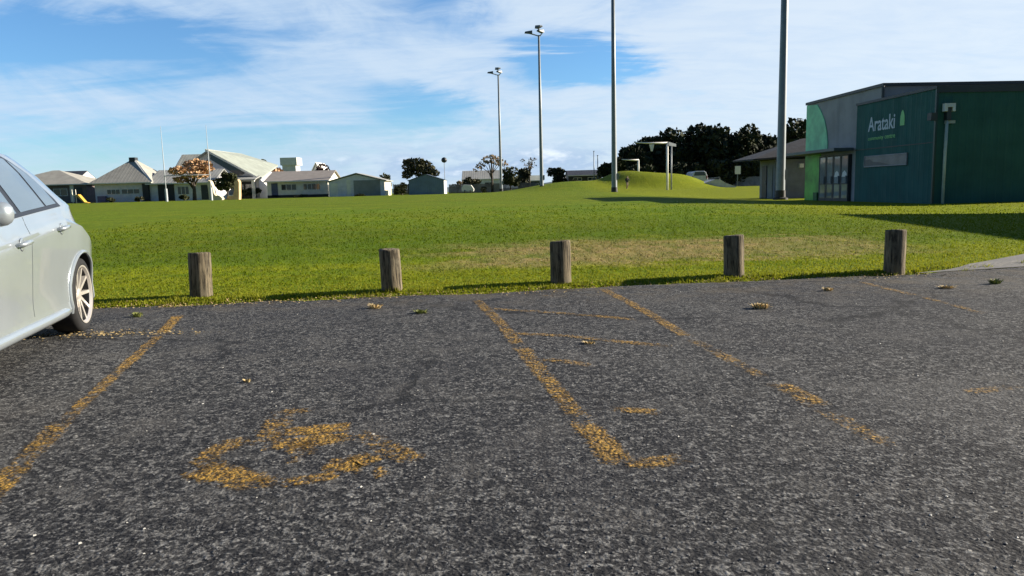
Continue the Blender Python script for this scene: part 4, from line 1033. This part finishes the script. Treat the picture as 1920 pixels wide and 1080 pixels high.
# lettering
M_LET = mat('white_lettering', (0.50, 0.56, 0.60), .5, var=.04)
M_LEAF = mat('lime_lettering', (0.17, 0.50, 0.16), .5, var=.05)
def text_mesh(body, name, m, y_start, z_base, length, height, parent):
    cu = bpy.data.curves.new('tmp', 'FONT'); cu.body = body; cu.size = 1.0; cu.extrude = 0.006; cu.offset = 0.012
    to = bpy.data.objects.new('tmp', cu); col.objects.link(to)
    dg = bpy.context.evaluated_depsgraph_get(); me = bpy.data.meshes.new_from_object(to.evaluated_get(dg)); me.name = name
    bpy.data.objects.remove(to)
    co = np.array([v.co for v in me.vertices]); x0_, x1_ = co[:, 0].min(), co[:, 0].max(); y0_, y1_ = co[:, 1].min(), co[:, 1].max()
    for v in me.vertices:   # wall faces -x: reading direction is -y
        v.co = Vector((-.012+v.co.z*.5, y_start-(v.co.x-x0_)/(x1_-x0_)*length, z_base+(v.co.y-y0_)/(y1_-y0_)*height))
    me.materials.clear(); me.materials.append(m)
    o = bpy.data.objects.new(name, me); col.objects.link(o); o.parent = parent; return o
ly0, lz0 = side_quad(1628, 247); ly1, lz1 = side_quad(1679, 216)
_, lzb = side_quad(1679, 240)
text_mesh('Arataki', 'lettering', M_LET, ly0, lz0-.02, ly0-ly1, .68, CB)
sy0, sz0 = side_quad(1628, 264); sy1, sz1 = side_quad(1679, 249)
text_mesh('community', 'small_lettering', M_LEAF, sy0, sz0-.05, (sy0-sy1)*.58, .22, CB)
text_mesh('centre', 'small_lettering', M_LEAF, sy0-(sy0-sy1)*.63, sz0, (sy0-sy1)*.37, .17, CB)
fy, fz = side_quad(1692, 235); _, fz1 = side_quad(1692, 206)
hL = fz1-fz; leaf = [(-.015, fy+a*hL*.24, fz+b_*hL) for a, b_ in ((-1, 0), (-1.05, .3), (-.95, .6), (-.6, .85), (0, 1), (.6, .85), (.95, .6), (1.05, .3), (1, 0))]
MB().prism(leaf, (.011, 0, 0)).build('leaf_emblem', M_LEAF, CB)
# rain head and pale downpipe on the dark front wall
fx = (1764-1747)*kB
dp = MB().tube([(fx, -.12, -.3), (fx, -.12, 2.0), (fx+.02, -.12, 3.45)], .06, 12).build('downpipe', mat('pale_pipe', (.46, .50, .46), .5), CB, True)
hd = MB(); hx = fx+.05
hd.box(hx-.22, hx+.22, -.26, -.06, 3.95, 4.10); hd.box(hx-.22, hx-.11, -.26, -.06, 3.78, 3.95); hd.box(hx+.11, hx+.22, -.26, -.06, 3.78, 3.95)
hd.build('floodlight', mat('pale_fitting', (.60, .60, .60), .5), CB)
MB().box(hx-.10, hx+.09, -.2, -.004, 3.42, 3.94).build('bracket', M_FASC, CB)
MB().box(-.28, -.02, -.12, .14, 3.45, 3.75).build('camera_housing', M_FASC, CB)
MB().box(fx-.05, fx+.35, -.16, -.06, 3.30, 3.42).build('pipe_clip', mat('clip_grey', (.3, .33, .32), .5), dp)
# paved strip along the wall foot
tag(MB().box(B0.x+.2, B0.x+5, 29.3, 30.6, -.4, B0.z+.0).build('paving', mat('pale_paving', (.30, .29, .26), .9)), kind='structure')

# small grey block behind the nearest mast
e, k = site('changing_block', 'small grey block with a low dark roof, left of the green building', 'building', 1452, 373, 48)
MB().box(0, 6, 0, 2.9, -.6, 2.5).build('wall', mat('blockwork', (.17, .185, .215), .9, var=.12, vscale=2, bump=.3, bscale=14), e)
rfb = MB(); top = [(-1.65, -.75, 2.55), (5.5, -.75, 2.95), (5.5, 3.6, 2.95), (-1.65, 3.6, 2.60), (2.2, 1.4, 3.85), (5.5, 1.4, 4.15)]
rfb.add(top + [(a, b, c-.10) for a, b, c in top[:4]], [(0, 1, 5, 4), (1, 2, 5), (2, 3, 4, 5), (3, 0, 4), (0, 6, 7, 1), (1, 7, 8, 2), (2, 8, 9, 3), (3, 9, 6, 0), (6, 9, 8, 7)])
rfb.build('roof', mat('dark_tile', (.035, .036, .042), .9, var=.25, vscale=3), e)
d_ = MB().box(-.05, -.003, 1.45, 2.35, .02, 2.15).build('door', M_DARK, e); MB().box(-.09, -.052, 1.55, 1.6, 1.0, 1.1).build('handle', M_STEEL, d_)
MB().box(-.04, -.003, .35, 1.2, .1, 2.1).build('side_panel', mat('panel_green', (.13, .15, .145), .7), e)
MB().box(1.5, 1.75, -.25, -.003, 1.95, 2.2).build('wall_lamp', M_WHITE, e)
MB().tube([(.06, -.06, -.3), (.06, -.06, 2.4)], .045, 8).build('downpipe', M_STEEL, e)

# neighbouring shed just outside the frame, whose shadow crosses the grass on the right
tip = gnd(1572, 402, .24)
for _ in range(6): tip = gnd(1572, 402, gz(tip.x, tip.y))
Ls = (4.3-tip.z)/math.tan(SUN_EL); cnr = tip + Vector((S.x, S.y, 0)).normalized()*Ls
e = empty('shed', (cnr.x, 0, 0), 0, 'green shed right of the picture, its long shadow lying on the grass', 'shed')
MB().box(0, 7, 7, cnr.y, -.3, 4.2).build('wall', M_GREEN, e)
rs = MB().prism([(-.1, 6.9, 4.203), (7.1, 6.9, 4.203), (7.1, 6.9, 4.6), (3.5, 6.9, 5.0), (-.1, 6.9, 4.3)], (0, cnr.y-6.8, 0)).build('roof', M_FASC, e)
door(e, 1, 1.0, 2.1, 7.0)

# ------------------------------------------------------------------ trees
def leaf_mat(name, c1, c2, sc_=.5):
    m, nt, b = base_mat(name)
    g = nt.new('ShaderNodeNewGeometry'); p = g.outputs['Position']; rnd_ = g.outputs['Random Per Island']
    n = nt.noise(p, sc_, 4, .6)
    c = nt.mix(nt.math('ADD', nt.math('MULTIPLY', nt.ramp(n, .35, .65), .6), nt.math('MULTIPLY', rnd_, .4)), c1, c2)
    nt.set(b.inputs['Base Color'], c); b.inputs['Roughness'].default_value = .8; b.inputs['Specular IOR Level'].default_value = .2
    return m
L_PINE = leaf_mat('pine_leaf', (.010, .016, .009), (.050, .058, .024))
L_DARK = leaf_mat('dark_leaf', (.018, .024, .012), (.065, .070, .030))
L_OLIVE = leaf_mat('olive_leaf', (.028, .035, .020), (.085, .080, .042))
L_BROWN = leaf_mat('autumn_leaf', (.30, .17, .09), (.62, .40, .23))
L_TAN = leaf_mat('tan_leaf', (.16, .115, .065), (.34, .25, .15))
L_RED = leaf_mat('dark_red_leaf', (.035, .016, .016), (.085, .04, .035))
M_BARK = mat('bark', (.07, .055, .045), .9, var=.35, vscale=3, bump=.4, bscale=12)
def tree(px, base, Y, wpx, hpx, m, label, seed, trunk=.35, leaf=.28, n=1100, lobes=9, flat=.8, group='trees beyond the field', name='tree', zbase=None, branches=5, skewx=0.0, outline=None):
    b = at(px, base, Y); k = Y/F; W = wpx*k; H = hpx*k; g = np.random.default_rng(seed)
    e = empty(name, (b.x, Y, b.z), 0, label, 'tree', group)
    th = H*trunk; mb = MB(); r0 = max(.12, W*.035)
    mb.tube([(0, 0, -.6), (.05*W*.2, 0, th*.6), (skewx*W*.3, 0, th+H*.25), (skewx*W*.5, 0, th+(H-th)*.7)], [r0*1.3, r0, r0*.7, r0*.2], 8)
    cen = []
    for i in range(lobes):
        if outline is not None:
            ox, oz = outline[i % len(outline)]; c = np.array([ox*W, g.uniform(-.3, .3)*W*.6, oz*H])
        else:
            a = g.uniform(0, 2*np.pi); rr = np.sqrt(g.uniform(0, 1))*.36; zz_ = g.uniform(0.12, .85)
            sh = np.sqrt(max(.1, 1-((zz_-.42)/.62)**2))
            c = np.array([np.cos(a)*rr*W*sh + skewx*W*zz_*.5, np.sin(a)*rr*W*.8*sh, th + (H-th)*zz_*.92])
        cen.append(c)
    for i in range(min(branches, len(cen))):
        c = cen[i]; mb.tube([(0, 0, th*g.uniform(.6, 1.0)), tuple(np.array([0, 0, th])*.4 + c*.55), tuple(c)], [r0*.55, r0*.32, r0*.08], 6)
    mb.build('trunk', M_BARK, e, True)
    P = []
    for i, c in enumerate(cen):
        q = n//lobes; R_ = (H-th)*g.uniform(.17, .27) if outline is None else H*g.uniform(.10, .16)
        Rx = max(R_, W*g.uniform(.13, .20)); d_ = g.normal(size=(q, 3)); d_ /= np.linalg.norm(d_, axis=1)[:, None]
        rad = g.uniform(.55, 1.08, (q, 1))**.6; P.append(c + d_*rad*np.array([Rx, Rx, R_*flat]))
    P = np.concatenate(P); P = P[P[:, 2] < H*1.02]; q = len(P)
    u_ = g.normal(size=(q, 3)); u_ /= np.linalg.norm(u_, axis=1)[:, None]; v_ = np.cross(u_, g.normal(size=(q, 3))); v_ /= np.linalg.norm(v_, axis=1)[:, None]
    s_ = leaf*g.uniform(.6, 1.5, (q, 1))
    vs = np.stack([P-u_*s_, P+v_*s_*.6, P+u_*s_, P-v_*s_*.6], 1).reshape(-1, 3)
    raw_mesh('crown', vs, np.arange(q*4), 4, m, e)
    return e
tree(365, 376, 100, 92, 78, L_BROWN, 'wide orange-brown tree with a forked trunk between the goal posts', 31, .42, .22, 1500, 12, .7, branches=9)
tree(427, 374, 101, 44, 54, L_DARK, 'round dark bush-like tree right of the goal posts', 32, .30, .22, 900, 9)
tree(278, 376, 112, 30, 60, L_OLIVE, 'thin shrub against the low grey wing beside the left goal post', 39, .25, .18, 160, 6)
tree(503, 372, 135, 40, 76, L_DARK, 'dark green tree left of the white topped tower', 33, .2, .32, 800, 8)
tree(524, 372, 133, 34, 62, L_BROWN, 'rusty brown tree against the white topped tower', 34, .2, .3, 700, 8)
tree(611, 370, 165, 34, 64, L_RED, 'dark red tree behind the classroom gable', 35, .3, .35, 500, 7)
tree(722, 368, 140, 46, 44, L_DARK, 'low dark tree behind the garage roof', 36, .2, .32, 500, 8)
tree(790, 366, 125, 62, 66, L_OLIVE, 'wind-swept flat-topped tree rising behind the blue shed', 37, .3, .26, 1700, 14, .75, outline=[(-.36, .93), (-.2, .95), (0, .93), (.15, .86), (.3, .74), (-.35, .8), (-.15, .8), (.05, .78), (.2, .68), (.42, .6), (-.25, .66), (0, .62), (.3, .55), (-.38, .58)])
tree(886, 361, 135, 46, 36, L_OLIVE, 'grey-brown rounded shrub right of the blue shed', 38, .15, .26, 700, 9)
tree(858, 362, 140, 26, 26, L_TAN, 'small bare brown shrub beside the blue shed', 44, .2, .2, 180, 6)
tree(923, 360, 128, 52, 66, L_TAN, 'pale brown umbrella-shaped tree behind the shortest mast', 40, .55, .20, 420, 12, .5, branches=9, outline=[(-.4, .72), (-.28, .82), (-.15, .92), (0, .97), (.15, .95), (.28, .90), (.36, .82), (-.1, .84), (.1, .86), (-.5, .66), (.2, .8), (.42, .74)])
tree(957, 359, 126, 34, 50, L_DARK, 'dark rounded tree between the two farthest masts', 41, .2, .24, 1000, 10)
tree(985, 358, 132, 34, 44, L_OLIVE, 'brownish tree just left of the taller whole mast', 42, .2, .26, 800, 9)
tree(993, 356, 140, 42, 62, L_TAN, 'sparse bare tree spreading behind the taller whole mast', 43, .6, .16, 150, 9, .5, branches=9)
tree(1047, 352, 130, 46, 40, L_DARK, 'low wide dark tree right of the taller whole mast', 45, .15, .26, 1100, 10)
tree(1088, 346, 170, 40, 26, L_DARK, 'small dark tree behind the dark house by the mound', 46, .15, .3, 500, 8)
for i, (px, base, Y, wp, hp, lab) in enumerate([(212, 379, 106, 26, 9, 'low green shrub under the dark windows of the pyramid roofed building'), (262, 379, 106, 18, 11, 'small dark shrub at the right corner of the pyramid roofed building'),
        (346, 378, 104, 26, 14, 'low shrub between the goal posts, left of the forked trunk'), (566, 372, 110, 34, 8, 'low shrub under the right window of the cream classroom'),
        (676, 371, 105, 24, 7, 'tiny shrub in front of the garage roller door'), (905, 362, 124, 22, 14, 'grey shrub by the foot of the shortest mast'), (1078, 346, 140, 26, 12, 'pale shrub in front of the dark house by the mound')]):
    tree(px, base, Y, wp, hp, L_OLIVE if i % 2 else L_DARK, lab, 120+i, .1, .16, 260, 6, .8, 'garden shrubs', 'shrub', branches=2)
# pines: each one its own tree
pine = [(1150, 340, 120, 44, 42, 'low dark pine at the left end of the stand, behind the second mast'),
        (1187, 340, 126, 60, 62, 'dark pine behind the small frame on the mound'),
        (1222, 340, 132, 70, 82, 'dark pine directly behind the tall white frame'),
        (1262, 342, 128, 66, 96, 'dark pine right of the tall white frame'),
        (1300, 342, 134, 70, 102, 'pine above the silver van, left of the stand\'s peak'),
        (1332, 343, 128, 62, 108, 'tallest pine of the stand, in its middle'),
        (1364, 344, 136, 60, 96, 'pine under the ball-topped pole'),
        (1392, 344, 128, 60, 104, 'round-headed pine right of the ball-topped pole'),
        (1424, 345, 134, 62, 98, 'broad pine at the right of the stand, left of the nearest mast'),
        (1452, 346, 128, 40, 70, 'shorter pine behind the roof of the small grey block'),
        (1496, 346, 120, 62, 116, 'pine showing between the nearest mast and the green building')]
for i, (px, base, Y, wp, hp, lab) in enumerate(pine):
    tree(px, base, Y, wp*1.15, hp*1.03, L_PINE, lab, 60+i, .08, .42, 3800, 22, 1.0, 'stand of dark pines', 'pine_tree', branches=3)
for i, (px, wp, hp, lab) in enumerate([(1205, 80, 36, 'low dark scrub under the left pines'), (1285, 90, 44, 'low dark scrub behind the silver van'), (1370, 110, 50, 'low dark scrub under the right pines')]):
    tree(px, 344, 118, wp, hp, L_PINE, lab, 90+i, .05, .32, 1500, 14, .9, 'scrub under the pines', 'shrub', branches=2)
for i, (px, wp, hp, lab) in enumerate([(754, 30, 26, 'dark clipped hedge between the garage and the blue shed'), (470, 40, 16, 'low dark hedge at the foot of the hall')]):
    tree(px, 368, 114, wp, hp, L_DARK, lab, 95+i, .1, .2, 700, 10, .8, None, 'hedge', branches=2)

# ------------------------------------------------------------------ play things, person, van
e, k = site('slide', 'yellow playground slide in front of the building by the car', 'slide', 144, 381, 104)
sl = MB(); sl.prism([(.0, 0, 1.15), (.25, 0, 1.2), (1.1, 0, .12), (1.5, 0, .05), (1.5, 0, .0), (1.0, 0, .0), (.0, 0, 1.05)], (0, .7, 0)); sl.build('chute', mat('yellow_plastic', (.62, .38, .06), .4, var=.08), e)
for x_ in (-.5, 0): MB().box(x_-.06, x_, 0, .08, -.3, 1.9).build('post', M_CREAM, e)
MB().box(-.55, .02, .0, .7, 1.05, 1.15).build('platform', M_CREAM, e)
def bench(px, base, Y, flip, label, mt):
    e, k = site('play_seat', label, 'play sculpture', px, base, Y); f = -1 if flip else 1
    prof = [(-.55, 0), (-.2, 0), (.9, 0), (1.05, .35), (.8, .62), (.35, .62), (.05, .95), (-.05, 1.7), (-.25, 2.4), (-.55, 2.65), (-.72, 2.3), (-.66, 1.4), (-.62, .6)]
    MB().prism([(x_*f, -.4, z_-.05) for x_, z_ in prof], (0, .8, 0)).build('body', mt, e, bevel=.06)
    MB().box(min(.1*f, .75*f), max(.1*f, .75*f), -.45, .45, .575, .66).build('seat', M_CREAM, e)
M_BUFF = mat('buff_concrete', (.62, .53, .36), .8, var=.1)
bench(404, 377, 92, False, 'tall curved cream play sculpture at the foot of the right goal post', M_BUFF)
bench(442, 376, 93, True, 'curved cream and orange play sculpture right of the round dark tree', mat('orange_buff', (.60, .42, .22), .8, var=.15))

# pale concrete ramp and the silver van by the pines
e, k = site('skate_ramp', 'pale concrete ramp with sloping sides at the right foot of the mound', 'ramp', 1345, 353, 84)
MB().prism([(-1.9, 0, -.1), (2.2, 0, -.1), (2.1, 0, .15), (1.0, 0, .55), (.3, 0, .98), (-.25, 0, 1.0), (-1.0, 0, .75), (-1.9, 0, .55)], (0, 3, 0)).build('ramp_body', mat('pale_concrete', (.50, .50, .50), .8, var=.12), e)
MB().tube([(.3, .1, .95), (.3, .1, 1.25), (-.9, .1, 1.1), (-.9, .1, .75)], .03, 6).build('rail', M_STEEL, e)
e, k = site('parked_van', 'silver van with a dark rear window parked under the pines', 'van', 1312, 340, 108)
vb = MB(); pr = [(-1.2, 0), (-1.22, .5), (-1.12, .95), (-.92, 1.5), (-.6, 1.68), (.6, 1.68), (.92, 1.5), (1.12, .95), (1.22, .5), (1.2, 0)]
vb.prism([(x_, 0, z_-.2) for x_, z_ in pr], (0, 4.2, 0)); vb.build('body', mat('silver_van_paint', (.55, .55, .57), .35, metal=.3), e, bevel=.08)
MB().prism([(-.85, -.03, .82), (.85, -.03, .82), (.66, -.03, 1.36), (-.66, -.03, 1.36)], (0, .027, 0)).build('rear_window', M_GLASS, e)
for s_ in (-1, 1):
    MB().box(s_*1.02-.09, s_*1.02+.09, -.03, -.002, .35, .75).build('tail_light', mat('red_lens', (.35, .03, .02), .3), e)
    MB().lathe([(0, -.1), (.32, -.1), (.34, 0), (.32, .1), (0, .1)], 'X', 18, (s_*1.08, .8, -.02)).build('wheel', M_DARK, e)

# the person walking on the near side of the mound
def person(px, feet, head, Y, label):
    b = at(px, feet, Y); Hh = (feet-head)*Y/F; b.z = gz(b.x, Y)
    e = empty('person', (b.x, Y, b.z), R(200), label, 'person')
    J = {'pel': (0, 0, .53), 'sp': (0, 0, .63), 'ch': (0, .01, .74), 'nk': (0, .015, .83), 'hd': (0, .03, .885), 'tp': (0, .025, .985),
         'ls': (.11, .01, .80), 'le': (.14, -.03, .65), 'lh': (.13, .05, .53), 'rs': (-.11, .01, .80), 're': (-.14, .05, .66), 'rh': (-.12, .13, .56),
         'lt': (.05, 0, .50), 'lk': (.06, .07, .28), 'la': (.06, -.02, .04), 'lf': (.065, .07, .012), 'rt': (-.05, 0, .50), 'rk': (-.055, .0, .28), 'ra': (-.05, -.12, .06), 'rf': (-.05, -.05, .015)}
    rad = {'pel': .075, 'sp': .068, 'ch': .085, 'nk': .035, 'hd': .055, 'tp': .04, 'ls': .045, 'le': .032, 'lh': .022, 'rs': .045, 're': .032, 'rh': .022, 'lt': .062, 'lk': .042, 'la': .028, 'lf': .022, 'rt': .062, 'rk': .042, 'ra': .028, 'rf': .022}
    E = [('pel', 'sp'), ('sp', 'ch'), ('ch', 'nk'), ('nk', 'hd'), ('hd', 'tp'), ('ch', 'ls'), ('ls', 'le'), ('le', 'lh'), ('ch', 'rs'), ('rs', 're'), ('re', 'rh'), ('pel', 'lt'), ('lt', 'lk'), ('lk', 'la'), ('la', 'lf'), ('pel', 'rt'), ('rt', 'rk'), ('rk', 'ra'), ('ra', 'rf')]
    ks = list(J); me = bpy.data.meshes.new('tmp'); me.from_pydata([tuple(c*Hh for c in J[q]) for q in ks], [(ks.index(a), ks.index(c)) for a, c in E], [])
    o = bpy.data.objects.new('tmp', me); col.objects.link(o); o.modifiers.new('skin', 'SKIN'); sb = o.modifiers.new('sub', 'SUBSURF'); sb.levels = 2; sb.render_levels = 2
    sv = me.skin_vertices[0].data if len(me.skin_vertices) else None
    if sv is None:
        bm = bmesh.new(); bm.from_mesh(me); bm.verts.layers.skin.verify(); bm.to_mesh(me); bm.free(); sv = me.skin_vertices[0].data
    for i, q in enumerate(ks): sv[i].radius = (rad[q]*Hh, rad[q]*Hh); sv[i].use_root = (q == 'pel')
    dg = bpy.context.evaluated_depsgraph_get(); fm = bpy.data.meshes.new_from_object(o.evaluated_get(dg)); bpy.data.objects.remove(o); fm.name = 'body'
    mats = [mat('skin', (.42, .27, .19), .6), mat('dark_shirt', (.018, .02, .03), .8), mat('tan_trousers', (.22, .16, .10), .8)]
    fm.materials.clear()
    for m in mats: fm.materials.append(m)
    for p in fm.polygons:
        z_ = p.center.z/Hh; ax = abs(p.center.x)/Hh
        p.material_index = 1 if (.50 < z_ < .825 and not (z_ < .58 and ax > .10)) else (2 if z_ <= .50 and not (ax > .10 and z_ > .48) else 0)
        p.use_smooth = True
    bo = bpy.data.objects.new('body', fm); col.objects.link(bo); bo.parent = e
    h = MB(); h.lathe([(.0, -.01), (.05, -.012), (.062, .02), (.052, .055), (.025, .075), (0, .08)], n=14, c=(0, .015/Hh*Hh, .0))
    h.v = [((x_)*Hh, (y_-.002)*Hh+.0, (.915+z_)*Hh) for x_, y_, z_ in h.v]
    h.build('hair', mat('dark_hair', (.02, .015, .012), .7), e, True)
    return e
person(1176, 351, 327, 78, 'person in a dark top and tan trousers walking beside the grass mound')
# white things parked or standing by the fence
e, k = site('sign_board', 'small white sign board on a post under the pines', 'sign', 1383, 346, 112)
MB().box(-.42, .42, -.03, .03, 1.55, 2.75).build('panel', M_WHITE, e); MB().box(-.05, .05, .032, .12, -.5, 2.4).build('post', M_STEEL, e)
e, k = site('trailer', 'white covered trailer parked by the grey fence right of the blue shed', 'trailer', 866, 363, 122)
MB().prism([(0, 0, .3), (1.9, 0, .3), (2.0, 0, .7), (1.55, 0, 1.35), (.35, 0, 1.45), (0, 0, .9)], (0, 1.5, 0)).build('body', M_WHITE, e, bevel=.05)
for x_ in (.5, 1.4): MB().lathe([(0, -.08), (.28, -.08), (.3, 0), (.28, .08), (0, .08)], 'X', 16, (x_, .05, .28)).build('wheel', M_DARK, e)

# far hills, distance haze put into their bluish colour
hb = MB(); hp_ = []; N = 60
for i in range(N+1):
    x_ = -700 + 1700*i/N; hp_.append((x_, 2600, 4+16*max(0, math.sin(i*.21+.6))+9*max(0, math.sin(i*.47))+6))
for a, b in zip(hp_, hp_[1:]):
    hb.add([(a[0], 2600, -3), (b[0], 2600, -3), (b[0], 2750, b[2]), (a[0], 2750, a[2]), (a[0], 3100, -3), (b[0], 3100, -3)], [(0, 1, 2, 3), (3, 2, 5, 4)])
tag(hb.build('hills', mat('hazy_hill_bush', (.05, .085, .10), .9, var=.2, vscale=.02), None, True), kind='structure')
